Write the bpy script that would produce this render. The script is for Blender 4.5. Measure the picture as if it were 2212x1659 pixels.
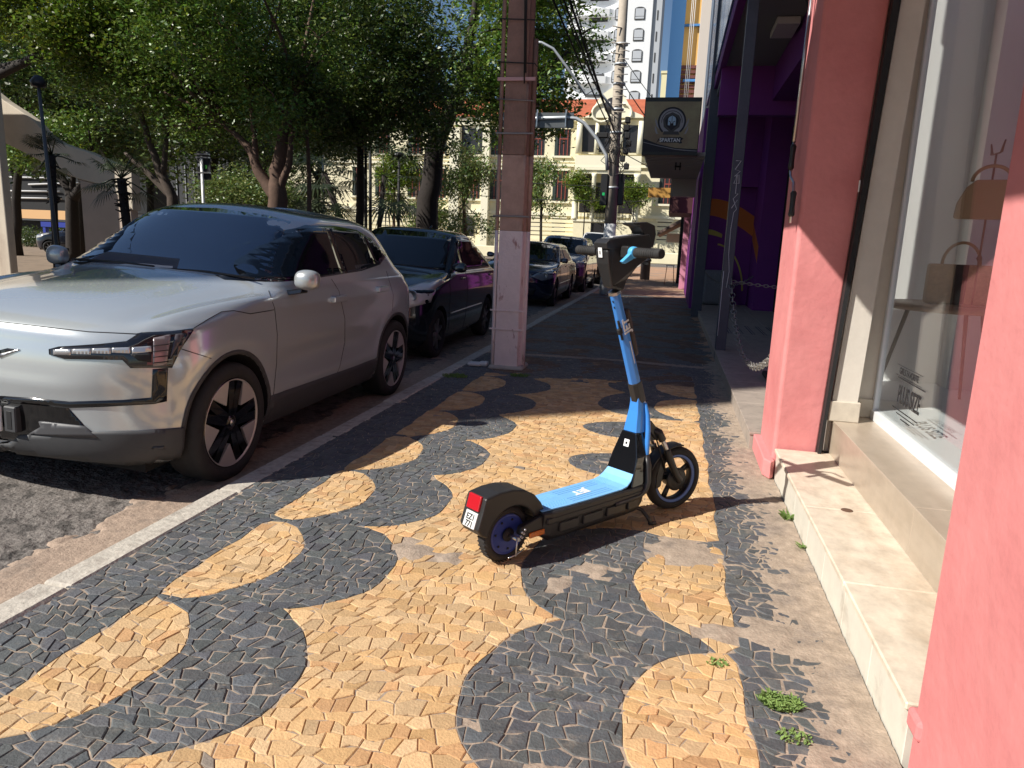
import bpy, bmesh, math, random
import numpy as np
from mathutils import Vector, Matrix
from mathutils.bvhtree import BVHTree
from mathutils.geometry import delaunay_2d_cdt
for o in list(bpy.data.objects): bpy.data.objects.remove(o)
S = bpy.context.scene; C = S.collection
PI = math.pi; rad = math.radians
random.seed(7); RNG = np.random.default_rng(11)
# ------------------------------------------------------------------ camera
CAMH = 1.35
RC = np.array([[0.97613, 0.08034, -0.20172], [0.21546, -0.18330, 0.95915], [0.03923, -0.98, -0.19644]])
def _frame():
    cx, cy, f = 1106., 829.5, 1536.
    vp = np.array([1450 - cx, 536 - cy, f]); vp /= np.linalg.norm(vp)
    vy = (f * f + (1450 - cx) * (800 - cx)) / (-(536 - cy)) + cy
    dn = np.array([800 - cx, vy - cy, f]); dn /= np.linalg.norm(dn)
    up = -dn; rx = np.cross(vp, up)
    if rx[0] < 0: rx = -rx
    return np.array([rx, vp, up])
RC = _frame()
cam_d = bpy.data.cameras.new('camera'); cam = bpy.data.objects.new('camera', cam_d); C.objects.link(cam)
cam_d.sensor_width = 36; cam_d.lens = 36 * 1536 / 2212.; cam_d.clip_start = 0.05; cam_d.clip_end = 2000
cam.matrix_world = Matrix(((RC[0][0], -RC[0][1], -RC[0][2], 0), (RC[1][0], -RC[1][1], -RC[1][2], 0), (RC[2][0], -RC[2][1], -RC[2][2], CAMH), (0, 0, 0, 1)))
S.camera = cam
# ------------------------------------------------------------------ light
EL, AZ = 41.5, 54.0
W = bpy.data.worlds.new('World'); S.world = W; W.use_nodes = True
wn = W.node_tree.nodes; wl = W.node_tree.links
sky = wn.new('ShaderNodeTexSky'); sky.sky_type = 'NISHITA'; sky.sun_disc = False
sky.sun_elevation = rad(EL); sky.sun_rotation = rad(180 + AZ); sky.air_density = 1.0; sky.dust_density = 0.3; sky.ozone_density = 3.5
wl.new(sky.outputs[0], wn['Background'].inputs[0]); wn['Background'].inputs[1].default_value = 0.063
sd = bpy.data.lights.new('sun', 'SUN'); sd.energy = 4.9; sd.angle = rad(0.5); sd.color = (1.0, 0.955, 0.88)
so = bpy.data.objects.new('sun', sd); C.objects.link(so)
sdir = Vector((math.sin(rad(AZ)) * math.cos(rad(EL)), math.cos(rad(AZ)) * math.cos(rad(EL)), -math.sin(rad(EL))))
so.rotation_euler = sdir.to_track_quat('-Z', 'Y').to_euler(); so.location = (-8, -6, 12)
S.view_settings.view_transform = 'Standard'; S.view_settings.look = 'None'; S.view_settings.gamma = 1; S.view_settings.exposure = 0.47
# ------------------------------------------------------------------ materials
def mat(name, col, rough=0.6, metal=0.0, var=0.0, scale=8.0, bump=0.0, bscale=40.0, coat=0.0, trans=0.0, attr=None, attrmix=1.0, col2=None, c2scale=2.0, c2lo=0.5, c2hi=0.6, spec=0.5, detail=6.0, streak=None, emit=None):
    m = bpy.data.materials.new(name); m.use_nodes = True
    n = m.node_tree.nodes; l = m.node_tree.links; b = n['Principled BSDF']
    b.inputs['Roughness'].default_value = rough; b.inputs['Metallic'].default_value = metal
    b.inputs['Coat Weight'].default_value = coat; b.inputs['Coat Roughness'].default_value = 0.03
    b.inputs['Specular IOR Level'].default_value = spec
    tc = n.new('ShaderNodeTexCoord'); src = tc.outputs['Object']
    c4 = (*col, 1)
    rgb = n.new('ShaderNodeRGB'); rgb.outputs[0].default_value = c4; cur = rgb.outputs[0]
    if attr:
        a = n.new('ShaderNodeAttribute'); a.attribute_name = attr
        mx = n.new('ShaderNodeMix'); mx.data_type = 'RGBA'; mx.blend_type = 'MULTIPLY'; mx.inputs[0].default_value = attrmix
        l.new(cur, mx.inputs[6]); l.new(a.outputs['Color'], mx.inputs[7]); cur = mx.outputs[2]
    if col2 is not None:
        t = n.new('ShaderNodeTexNoise'); t.inputs['Scale'].default_value = c2scale; t.inputs['Detail'].default_value = 8; t.inputs['Roughness'].default_value = 0.65
        mp = n.new('ShaderNodeMapping'); l.new(src, mp.inputs[0])
        if streak: mp.inputs['Scale'].default_value = streak
        l.new(mp.outputs[0], t.inputs['Vector'])
        r = n.new('ShaderNodeMapRange'); r.inputs[1].default_value = c2lo; r.inputs[2].default_value = c2hi; l.new(t.outputs[0], r.inputs[0])
        mx = n.new('ShaderNodeMix'); mx.data_type = 'RGBA'; l.new(r.outputs[0], mx.inputs[0]); l.new(cur, mx.inputs[6]); mx.inputs[7].default_value = (*col2, 1); cur = mx.outputs[2]
    if var > 0:
        t = n.new('ShaderNodeTexNoise'); t.inputs['Scale'].default_value = scale; t.inputs['Detail'].default_value = detail; t.inputs['Roughness'].default_value = 0.7; l.new(src, t.inputs['Vector'])
        r = n.new('ShaderNodeMapRange'); r.inputs[1].default_value = 0.25; r.inputs[2].default_value = 0.75; r.inputs[3].default_value = 1 - var; r.inputs[4].default_value = 1 + var; l.new(t.outputs[0], r.inputs[0])
        mx = n.new('ShaderNodeVectorMath'); mx.operation = 'SCALE'; l.new(cur, mx.inputs[0]); l.new(r.outputs[0], mx.inputs['Scale']); cur = mx.outputs[0]
    l.new(cur, b.inputs['Base Color'])
    if bump > 0:
        t = n.new('ShaderNodeTexNoise'); t.inputs['Scale'].default_value = bscale; t.inputs['Detail'].default_value = 8; l.new(src, t.inputs['Vector'])
        bp = n.new('ShaderNodeBump'); bp.inputs['Strength'].default_value = bump; bp.inputs['Distance'].default_value = 0.01; l.new(t.outputs[0], bp.inputs['Height']); l.new(bp.outputs[0], b.inputs['Normal'])
    if trans > 0:
        o = n['Material Output']; tr = n.new('ShaderNodeBsdfTranslucent'); l.new(cur, tr.inputs[0]); mxs = n.new('ShaderNodeMixShader'); mxs.inputs[0].default_value = trans
        l.new(b.outputs[0], mxs.inputs[1]); l.new(tr.outputs[0], mxs.inputs[2]); l.new(mxs.outputs[0], o.inputs[0])
    if emit: b.inputs['Emission Color'].default_value = (*emit, 1); b.inputs['Emission Strength'].default_value = 1
    return m
def glassmat(name, tint=(1, 1, 1), ior=1.5, rough=0.0):
    m = bpy.data.materials.new(name); m.use_nodes = True; n = m.node_tree.nodes; l = m.node_tree.links
    for x in list(n): n.remove(x)
    o = n.new('ShaderNodeOutputMaterial'); t = n.new('ShaderNodeBsdfTransparent'); t.inputs[0].default_value = (*tint, 1)
    g = n.new('ShaderNodeBsdfGlossy'); g.inputs['Roughness'].default_value = rough; f = n.new('ShaderNodeFresnel'); ge = n.new('ShaderNodeNewGeometry'); mr = n.new('ShaderNodeMapRange'); mr.inputs[3].default_value = ior; mr.inputs[4].default_value = 1 / ior; l.new(ge.outputs['Backfacing'], mr.inputs[0]); l.new(mr.outputs[0], f.inputs[0])
    mx = n.new('ShaderNodeMixShader'); l.new(f.outputs[0], mx.inputs[0]); l.new(t.outputs[0], mx.inputs[1]); l.new(g.outputs[0], mx.inputs[2]); l.new(mx.outputs[0], o.inputs[0])
    return m
# ------------------------------------------------------------------ mesh helpers
def tag(o, label=None, cat=None, group=None, kind=None):
    if label: o['label'] = label
    if cat: o['category'] = cat
    if group: o['group'] = group
    if kind: o['kind'] = kind
    return o
def mkobj(name, verts, faces, mats, parent=None, smooth=False, midx=None, cols=None):
    me = bpy.data.meshes.new(name); me.from_pydata([tuple(v) for v in verts], [], faces)
    if not isinstance(mats, (list, tuple)): mats = [mats]
    for m in mats: me.materials.append(m)
    if midx is not None: me.polygons.foreach_set('material_index', midx)
    if smooth: me.polygons.foreach_set('use_smooth', [True] * len(me.polygons))
    if cols is not None:
        ca = me.color_attributes.new('tint', 'FLOAT_COLOR', 'CORNER'); arr = np.ones((len(me.loops), 4), np.float32)
        k = 0
        for f, c in zip(faces, cols):
            arr[k:k + len(f), :3] = c; k += len(f)
        ca.data.foreach_set('color', arr.ravel())
    me.update()
    o = bpy.data.objects.new(name, me); C.objects.link(o)
    if parent: o.parent = parent
    return o
def empty(name, loc=(0, 0, 0), rz=0, label=None, cat=None, group=None):
    o = bpy.data.objects.new(name, None); C.objects.link(o); o.location = loc; o.rotation_euler = (0, 0, rz); o.empty_display_size = 0.1
    tag(o, label, cat, group); return o
class MB:
    def __init__(s): s.v = []; s.f = []; s.m = []; s.sm = []
    def add(s, vs, fs, mi=0, sm=False, M=None):
        b = len(s.v)
        if M is not None: vs = [M @ Vector(v) for v in vs]
        s.v += [tuple(v) for v in vs]; s.f += [tuple(b + i for i in f) for f in fs]; s.m += [mi] * len(fs); s.sm += [sm] * len(fs); return s
    def box(s, x0, x1, y0, y1, z0, z1, mi=0, M=None):
        vs = [(x0, y0, z0), (x1, y0, z0), (x1, y1, z0), (x0, y1, z0), (x0, y0, z1), (x1, y0, z1), (x1, y1, z1), (x0, y1, z1)]
        return s.add(vs, [(0, 3, 2, 1), (4, 5, 6, 7), (0, 1, 5, 4), (1, 2, 6, 5), (2, 3, 7, 6), (3, 0, 4, 7)], mi, False, M)
    def bbox(s, x0, x1, y0, y1, z0, z1, b=0.01, mi=0, M=None, seg=1):
        bm = bmesh.new(); bmesh.ops.create_cube(bm, size=1)
        for v in bm.verts: v.co = Vector(((x0 + x1) / 2 + v.co.x * (x1 - x0), (y0 + y1) / 2 + v.co.y * (y1 - y0), (z0 + z1) / 2 + v.co.z * (z1 - z0)))
        bmesh.ops.bevel(bm, geom=bm.edges[:], offset=b, segments=seg, affect='EDGES', profile=0.5)
        vs = [v.co.copy() for v in bm.verts]; bm.verts.index_update(); fs = [tuple(v.index for v in f.verts) for f in bm.faces]; bm.free()
        return s.add(vs, fs, mi, False, M)
    def tube(s, path, r, n=10, mi=0, cap=True, sm=True, M=None, up=None):
        P = [Vector(p) for p in path]; rs = r if isinstance(r, (list, tuple)) else [r] * len(P)
        vs = []; fs = []; prev = None
        for i, p in enumerate(P):
            t = (P[min(i + 1, len(P) - 1)] - P[max(i - 1, 0)]); t = t.normalized() if t.length > 1e-9 else Vector((0, 0, 1))
            if prev is None:
                a = Vector((0, 0, 1)) if abs(t.z) < 0.9 else Vector((1, 0, 0)); x = t.cross(a).normalized()
            else: x = (prev - t * prev.dot(t)).normalized()
            prev = x; y = t.cross(x)
            for k in range(n):
                an = 2 * PI * k / n; vs.append(p + (x * math.cos(an) + y * math.sin(an)) * rs[i])
        for i in range(len(P) - 1):
            for k in range(n): fs.append((i * n + k, i * n + (k + 1) % n, (i + 1) * n + (k + 1) % n, (i + 1) * n + k))
        s.add(vs, fs, mi, sm, M)
        if cap:
            b = len(s.v) - len(vs); s.f += [tuple(b + k for k in range(n))[::-1], tuple(b + (len(P) - 1) * n + k for k in range(n))]; s.m += [mi] * 2; s.sm += [False] * 2
        return s
    def lathe(s, prof, n=32, mi=0, M=None, sm=True, close=False):   # prof: (r, z) about z axis
        vs = []; fs = []
        for (r, z) in prof:
            for k in range(n): vs.append((r * math.cos(2 * PI * k / n), r * math.sin(2 * PI * k / n), z))
        m = len(prof)
        for i in range(m - 1 + (1 if close else 0)):
            j = (i + 1) % m
            for k in range(n): fs.append((i * n + k, i * n + (k + 1) % n, j * n + (k + 1) % n, j * n + k))
        return s.add(vs, fs, mi, sm, M)
    def prism(s, poly, h0, h1, mi=0, M=None):      # poly in xy, extruded z
        n = len(poly); vs = [(p[0], p[1], h0) for p in poly] + [(p[0], p[1], h1) for p in poly]
        fs = [tuple(range(n))[::-1], tuple(range(n, 2 * n))] + [(i, (i + 1) % n, n + (i + 1) % n, n + i) for i in range(n)]
        return s.add(vs, fs, mi, False, M)
    def build(s, name, mats, parent=None, bev=0.0):
        o = mkobj(name, s.v, s.f, mats, parent, False, s.m); o.data.polygons.foreach_set('use_smooth', s.sm)
        bm = bmesh.new(); bm.from_mesh(o.data); bmesh.ops.recalc_face_normals(bm, faces=bm.faces[:]); bm.to_mesh(o.data); bm.free()
        if bev:
            md = o.modifiers.new('bevel', 'BEVEL'); md.width = bev; md.segments = 2; md.limit_method = 'ANGLE'
        return o
def rot(axis, a): return Matrix.Rotation(a, 4, axis)
def T(x, y, z): return Matrix.Translation((x, y, z))
# plane-oriented prisms: map local (x,y,z)->world axes
XZ = Matrix(((1, 0, 0, 0), (0, 0, -1, 0), (0, 1, 0, 0), (0, 0, 0, 1)))     # poly (x,z), height -> -y
YZ = Matrix(((0, 0, 1, 0), (1, 0, 0, 0), (0, 1, 0, 0), (0, 0, 0, 1)))      # poly (y,z), height -> x
def text_mesh(txt, size, depth=0.002, sx=1.0, bold=0.0):
    cu = bpy.data.curves.new('txt', 'FONT'); cu.body = txt; cu.size = size; cu.extrude = depth; cu.align_x = 'CENTER'; cu.align_y = 'CENTER'; cu.offset = bold
    o = bpy.data.objects.new('txt', cu); C.objects.link(o); dg = bpy.context.evaluated_depsgraph_get(); dg.update()
    me = bpy.data.meshes.new_from_object(o.evaluated_get(dg)); bpy.data.objects.remove(o)
    vs = [(v.co.x * sx, v.co.y, v.co.z) for v in me.vertices]; fs = [tuple(p.vertices) for p in me.polygons]; bpy.data.meshes.remove(me)
    return vs, fs
def copy_tree(o, parent=None):
    c = o.copy(); C.objects.link(c)
    if parent is not None: c.parent = parent
    for ch in o.children: copy_tree(ch, c)
    return c
def smooth_by_angle(o, ang=35):
    me = o.data; me.polygons.foreach_set('use_smooth', [True] * len(me.polygons))
    try: me.set_sharp_from_angle(angle=rad(ang))
    except Exception: pass
# common materials
M = {}
M['black'] = mat('black_plastic', (0.018, 0.018, 0.019), 0.45, var=0.15, scale=30)
M['gloss_black'] = mat('gloss_black', (0.006, 0.006, 0.007), 0.08, coat=0.6)
M['rubber'] = mat('tyre_rubber', (0.022, 0.021, 0.021), 0.8, var=0.3, scale=20, bump=0.15, bscale=60)
M['steel'] = mat('bare_steel', (0.55, 0.55, 0.56), 0.3, 1.0)
M['white'] = mat('white_paint', (0.8, 0.8, 0.79), 0.5)
M['concrete'] = mat('concrete', (0.42, 0.39, 0.35), 0.85, var=0.25, scale=6, bump=0.2)
M['dark'] = mat('dark_void', (0.012, 0.012, 0.013), 0.7)
# ------------------------------------------------------------------ ground, road, pavement
HB, WB = 1.0, 1.0
def hash01(i, j, k=0):
    x = math.sin(i * 127.1 + j * 311.7 + k * 74.7) * 43758.5453; return x - math.floor(x)
m_ground = mat('asphalt', (0.17, 0.15, 0.135), 0.92, var=0.6, scale=70, bump=1.0, bscale=70, col2=(0.07, 0.062, 0.056), c2scale=9, c2lo=0.5, c2hi=0.62)
def camber(x):
    return 0.0 if x > -2.45 else (0.045 * (-2.45 - x) if x > -7.2 else max(0.0, 0.2137 - 0.045 * (-7.2 - x)))
# near road strip finely tessellated and displaced, far sheet coarse
gv = [(-400, -60, -0.106), (400, -60, -0.106), (400, 900, -0.106), (-400, 900, -0.106)]
g = mkobj('ground', gv, [(0, 1, 2, 3)], mat('ground_dust', (0.17, 0.14, 0.11), 0.95, var=0.3, scale=3)); tag(g, kind='structure')
def grid_sheet(name, x0, x1, y0, y1, nx, ny, zf, m):
    xs = np.linspace(x0, x1, nx); ys = np.linspace(y0, y1, ny); vs = [(x, y, zf(x, y)) for y in ys for x in xs]
    fs = [(j * nx + i, j * nx + i + 1, (j + 1) * nx + i + 1, (j + 1) * nx + i) for j in range(ny - 1) for i in range(nx - 1)]
    return mkobj(name, vs, fs, m, smooth=True)
from mathutils import noise as mnoise
def nz(x, y, s, z=0.0): return mnoise.noise(Vector((x * s, y * s, z)))
def road_z(x, y):
    z = -0.1 + camber(x) + 0.006 * nz(x, y, 3) + 0.005 * nz(x, y, 17) + 0.005 * nz(x, y, 41)
    e = -2.62 + 0.09 * nz(x, y, 2.3, 5) + 0.05 * nz(x, y, 8, 2)
    if x < e and x > e - 0.7: z += 0.014 * max(0, nz(x, y, 22, 3)) * (1 - (e - x) / 0.7)
    return z
r = grid_sheet('road', -5.0, -2.24, .9, 5, 380, 560, road_z, m_ground); tag(r, kind='structure')
RV, RF = [], []
for (x0, x1, y0, y1) in ((-5, -2.24, -4, .9), (-5, -2.24, 5, 57), (-7.2, -5, -4, 57), (-12.2, -7.2, -4, 57)):
    xs_ = sorted({x0, x1} | ({-2.45} if x0 < -2.45 < x1 else set()))
    for xa, xb in zip(xs_[:-1], xs_[1:]):
        k = len(RV); RV += [(xa, y0, -.1 + camber(xa)), (xb, y0, -.1 + camber(xb)), (xb, y1, -.1 + camber(xb)), (xa, y1, -.1 + camber(xa))]; RF.append((k, k + 1, k + 2, k + 3))
r = mkobj('road', RV, RF, m_ground); tag(r, kind='structure')
r = mkobj('cross_road', [(-90, 57, -0.1), (40, 57, -0.1), (40, 66, -0.1), (-90, 66, -0.1)], [(0, 1, 2, 3)], m_ground); tag(r, kind='structure')
# sandy concrete gutter beside the kerb
m_gut = mat('gutter_concrete', (0.33, 0.245, 0.185), 0.95, var=0.35, scale=22, bump=0.6, bscale=70, col2=(0.2, 0.16, 0.13), c2scale=5, c2lo=0.55, c2hi=0.7)
def gut_z(x, y):
    e = -2.60 + 0.08 * nz(0, y, 1.7, 1) + 0.16 * nz(x, y, 6, 8) + .07 * nz(x, y, 25, 3)
    return camber(x) + ((-0.088 + 0.005 * nz(x, y, 6) + .003 * nz(x, y, 30)) if x > e else -0.088 - 0.03 * min(1, (e - x) / 0.12))
r = grid_sheet('gutter', -2.85, -2.24, -1, 22, 60, 1400, gut_z, m_gut); tag(r, kind='structure')
# kerb stones
m_kerb = mat('kerb_stone', (0.46, 0.42, 0.36), 0.9, var=0.3, scale=25, bump=0.6, bscale=50, col2=(0.3, 0.26, 0.22), c2scale=7, c2lo=0.5, c2hi=0.7)
kb = MB(); y = -1.2; k = 0
while y < 56:
    L = 0.95 + 0.25 * hash01(k, 1); j1, j2 = (hash01(k, 2) - .5) * .012, (hash01(k, 3) - .5) * .012
    kb.bbox(-2.255 + j1, -2.115, y + 0.006, y + L - 0.006, -0.2, 0.006 + j2, 0.012); y += L; k += 1
o = kb.build('kerb', m_kerb); tag(o, kind='structure')
# mortar bed under the mosaic
m_mortar = mat('mortar', (0.35, 0.275, 0.21), 0.95, var=0.35, scale=18, bump=0.5, bscale=90, col2=(0.22, 0.18, 0.15), c2scale=4, c2lo=0.5, c2hi=0.72)
def mortar_z(x, y):
    z = -0.0043 + 0.0026 * nz(x, y, 9)
    t = (x - 0.40 - 0.05 * nz(0, y, 2)) / 0.3
    if t > 0: z += min(t, 1.0) * (0.0042 + 0.005 * nz(x, y, 5, 3) + 0.005 * nz(x, y, 23, 3) + 0.004 * nz(x, y, 55, 1))
    # patched spots where mortar covers the stones
    for (px, py, pr) in PATCH:
        d = math.hypot(x - px, y - py)
        if d < pr * 1.6: z += 0.018 * max(0, 1 - d / pr + 0.35 * nz(x, y, 14))
    return min(z, 0.0045)
PATCH = [(-0.19, 1.53, 0.13), (-0.21, 2.83, 0.07), (-0.34, 2.66, 0.06), (0.16, 3.13, 0.16), (-1.0, 2.78, 0.10), (-0.83, 2.75, 0.06), (0.45, 2.5, 0.1), (0.28, 2.45, .07)]
r = grid_sheet('mortar_bed', -2.12, 0.72, -0.4, 9, 240, 800, mortar_z, m_mortar); tag(r, kind='structure')
r = mkobj('pavement', [(-2.12, 9, -0.0065), (0.75, 9, -0.0065), (0.75, 52, -0.0065), (-2.12, 52, -0.0065)], [(0, 1, 2, 3)], mat('paving_far', (.40, .24, .15), .9, var=.3, scale=2, col2=(.3, .22, .17), c2scale=.8)); tag(r, kind='structure')
# mosaic stones ("Portuguese" pavement): every stone is a small chamfered block, cut along the wave pattern
LC = [0.92 + 0.8 * k for k in range(-1, 9)]
LCX = -1.79
RCs = [(0.1, 1), (1.0, 1), (1.9, 1), (2.79, 1), (4.35, 1), (5.25, 1), (6.15, 1), (7.05, 1)]
def ell(x, y, cx, cy, a, b):       # approx signed distance, negative inside
    dx = (x - cx) / a; dy = (y - cy) / b; q = np.sqrt(dx * dx + dy * dy) + 1e-9
    return (q - 1) * q / (np.sqrt((dx / a) ** 2 + (dy / b) ** 2) + 1e-9)
def sdf(x, y):
    """negative = black stone"""
    x = np.asarray(x, float); y = np.asarray(y, float)
    wv = 0.012 * np.sin(y * 9 + x * 4) + 0.008 * np.sin(y * 23)
    x = x + wv * 0.6
    blk = x - (-1.37); lens = np.full_like(x, 9.)
    b = blk.copy()
    for c in LC:
        b = np.minimum(b, np.maximum(ell(x, y, -1.37, c + 0.04, 0.35, 0.40), -1.42 - x))
        l = np.maximum(np.maximum(ell(x, y, LCX, c, 0.335, 0.41), LCX - x), np.abs(y - c) - .378); lens = np.minimum(lens, l)
    left = np.maximum(b, -lens)
    rb = -(x - 0.335)
    r1 = np.full_like(x, 9.); lens2 = np.full_like(x, 9.)
    for c, w in RCs:
        if c > 4 and c < 5.6:       # worn away: only the outer tip remains
            r1 = np.minimum(r1, np.maximum(ell(x, y, -0.12, c, 0.42, 0.26), x + 0.10)); continue
        r1 = np.minimum(r1, np.maximum(ell(x, y, -0.1, c + .04, 0.42, 0.49), x - 0.36))
        r1 = np.minimum(r1, np.maximum(np.abs(y - c - .02) - 0.47, -(x + 0.1)))
        lens2 = np.minimum(lens2, np.maximum(ell(x, y, 0.36, c, 0.40, 0.43), x - 0.335))
    right = np.minimum(np.maximum(r1, -lens2), rb)
    return np.minimum(left, right)
def clip(poly, d, keepneg):
    out = []; n = len(poly)
    for i in range(n):
        a, b = poly[i], poly[(i + 1) % n]; da, db = d[i], d[(i + 1) % n]
        ia = (da < 0) == keepneg; ib = (db < 0) == keepneg
        if ia: out.append(a)
        if ia != ib:
            t = da / (da - db); out.append((a[0] + (b[0] - a[0]) * t, a[1] + (b[1] - a[1]) * t))
    return out
def stones(x0, x1, y0, y1, sx, sy, seed, big=1.0):
    rng = np.random.default_rng(seed); polys = []
    nrow = int((y1 - y0) / sy)
    jx = 0.0
    def warp(u, v):
        # rows bend with the waves
        ph = 2 * PI * (v - 0.12) / 0.8
        w = 0.055 * np.sin(ph * 1.0 + 2.2 * np.sin(u * 1.3)) * np.exp(-((u + 1.45) / 0.55) ** 2) + 0.05 * np.sin(2 * PI * v / 0.89 + 2) * np.exp(-((u - 0.0) / 0.45) ** 2) + 0.05 * np.sin(u * 2.6 + v * 1.1)
        return u + 0.02 * np.sin(v * 7 + u * 2) + 0.03 * np.sin(v * 2.3), v + w
    rowx = []
    for j in range(nrow + 1):
        c = [x0 - sx * rng.random()]
        while c[-1] < x1 + sx: c.append(c[-1] + sx * (0.55 + 0.9 * rng.random()))
        rowx.append(c)
    hts = np.cumsum(0.72 + 0.56 * rng.random(nrow + 1)) * sy; hts = y0 + hts - hts[0]
    def edge_y(j, x): return hts[j] + 0.010 * math.sin(x * 31 + j * 2.1) + 0.007 * math.sin(x * 67 + j * 5.7)
    for j in range(nrow):
        c = rowx[j]
        sl = [(rng.random() - .5) * 0.026 for _ in c]
        for i in range(len(c) - 1):
            a0 = c[i] + sl[i]; a1 = c[i + 1] + sl[i + 1]; b0 = c[i] - sl[i]; b1 = c[i + 1] - sl[i + 1]
            m0 = (a0 + a1) / 2 + (rng.random() - .5) * .01; 
            q = [(a0, edge_y(j, a0)), (m0, edge_y(j, m0) + (rng.random() - .5) * .006), (a1, edge_y(j, a1)), (b1, edge_y(j + 1, b1)), ((b0 + b1) / 2, edge_y(j + 1, (b0 + b1) / 2)), (b0, edge_y(j + 1, b0))]
            if rng.random() < 0.16 and abs(a1 - a0) > sx * 0.9:   # a stone split in two
                t = 0.35 + 0.3 * rng.random(); s0 = a0 + (a1 - a0) * t; s1 = b0 + (b1 - b0) * (1 - t)
                polys.append([(a0, edge_y(j, a0)), (s0, edge_y(j, s0)), (s1, edge_y(j + 1, s1)), (b0, edge_y(j + 1, b0))])
                polys.append([(s0, edge_y(j, s0)), (a1, edge_y(j, a1)), (b1, edge_y(j + 1, b1)), (s1, edge_y(j + 1, s1))])
            else: polys.append(q)
    out = []
    for p in polys:
        a = np.array(p); X, Y = warp(a[:, 0], a[:, 1]); out.append(list(zip(X, Y)))
    return out
SV, SF, SMI, SC = [], [], [], []
rs = np.random.default_rng(5)
def emit_stone(poly, black, gap, z):
    n = len(poly); cx = sum(p[0] for p in poly) / n; cy = sum(p[1] for p in poly) / n
    if cx < -2.14 or cx > 0.70: return
    A = 0.5 * abs(sum(poly[i][0] * poly[(i + 1) % n][1] - poly[(i + 1) % n][0] * poly[i][1] for i in range(n)))
    if A < 0.00035: return
    # buried / missing stones
    for (px, py, pr) in PATCH:
        if math.hypot(cx - px, cy - py) < pr * (0.75 + 0.4 * rs.random()): return
    if cx > 0.40:
        cover = (cx - 0.42) / 0.26 + 0.55 * nz(cx, cy, 3.1) + 0.35 * nz(cx, cy, 11)
        if cover > 0.62: return
        z -= 0.004 * max(0, cover)
        gap *= 1.5
    R = math.sqrt(A / PI); s1 = max(0.3, 1 - gap / R); s2 = max(0.25, 1 - (gap + 0.0032) / R)
    b = len(SV); tx, ty = (rs.random() - .5) * 0.03, (rs.random() - .5) * 0.03; zz = z + (rs.random() - .5) * 0.0024
    if rs.random() < 0.05: zz -= 0.002
    for (s, dz) in ((s1, -0.02), (s1, -0.0026), (s2, 0.0)):
        for (px, py) in poly:
            x = cx + (px - cx) * s; y = cy + (py - cy) * s; SV.append((x, y, zz + dz + (x - cx) * tx + (y - cy) * ty))
    for i in range(n):
        j = (i + 1) % n
        SF.append((b + i, b + j, b + n + j, b + n + i)); SF.append((b + n + i, b + n + j, b + 2 * n + j, b + 2 * n + i))
    SF.append(tuple(b + 2 * n + i for i in range(n)))
    k = 2 * n + 1
    v = 0.78 + 0.38 * rs.random()
    if black: t = (v * (1 + .10 * (rs.random() - .5)), v, v * (1 + .15 * (rs.random() - .4)))
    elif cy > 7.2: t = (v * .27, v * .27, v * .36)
    else:
        h = rs.random(); t = (v, v * (0.93 + 0.12 * h), v * (0.80 + 0.35 * h))
        if rs.random() < 0.12: t = (v * 0.95, v * 0.84, v * 0.78)
        if rs.random() < 0.0015: t = (0.4, 0.5, 0.8)
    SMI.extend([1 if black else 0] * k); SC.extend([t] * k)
for (ya, yb, sx, sy, sd_) in ((-0.4, 8.6, 0.066, 0.047, 3), (8.6, 20.5, 0.09, 0.065, 4)):
    ps = stones(-2.25, 0.8, ya, yb, sx, sy, sd_)
    allp = np.array([pt for p in ps for pt in p]); dd = sdf(allp[:, 0], allp[:, 1]) if ya < 7 else np.where((allp[:, 0] < -1.8) | (allp[:, 0] > 0.33), -1., sdf(allp[:, 0], 1.0 + (allp[:, 1] - 1.0) % 3.2))
    k = 0
    for p in ps:
        n = len(p); d = dd[k:k + n]; k += n
        py_ = p[0][1]
        if py_ > 6.6 and (py_ - 6.6) / 1.6 + .8 * nz(p[0][0], py_, .9, 4) > .5: d = np.full(n, -1. if (nz(p[0][0], py_, 2.2, 9) + .25 * rs.random() < .22) else 1.)
        if (d < 0).all(): emit_stone(p, True, 0.0024, -0.0006)
        elif (d >= 0).all(): emit_stone(p, False, 0.0011, 0.0)
        else:
            for kn in (True, False):
                q = clip(p, d, kn)
                if len(q) > 2: emit_stone(q, kn, 0.0015, -0.0004)
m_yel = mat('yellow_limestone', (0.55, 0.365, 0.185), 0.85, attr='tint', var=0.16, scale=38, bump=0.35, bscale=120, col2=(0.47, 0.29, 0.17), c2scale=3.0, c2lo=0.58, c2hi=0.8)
m_blk = mat('black_basalt', (0.092, 0.097, 0.10), 0.68, attr='tint', var=0.28, scale=30, bump=0.4, bscale=110, col2=(0.21, 0.185, 0.155), c2scale=14, c2lo=0.55, c2hi=0.78)
st = mkobj('pavement_mosaic', SV, SF, [m_yel, m_blk], midx=SMI, cols=SC); tag(st, kind='structure')
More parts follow.
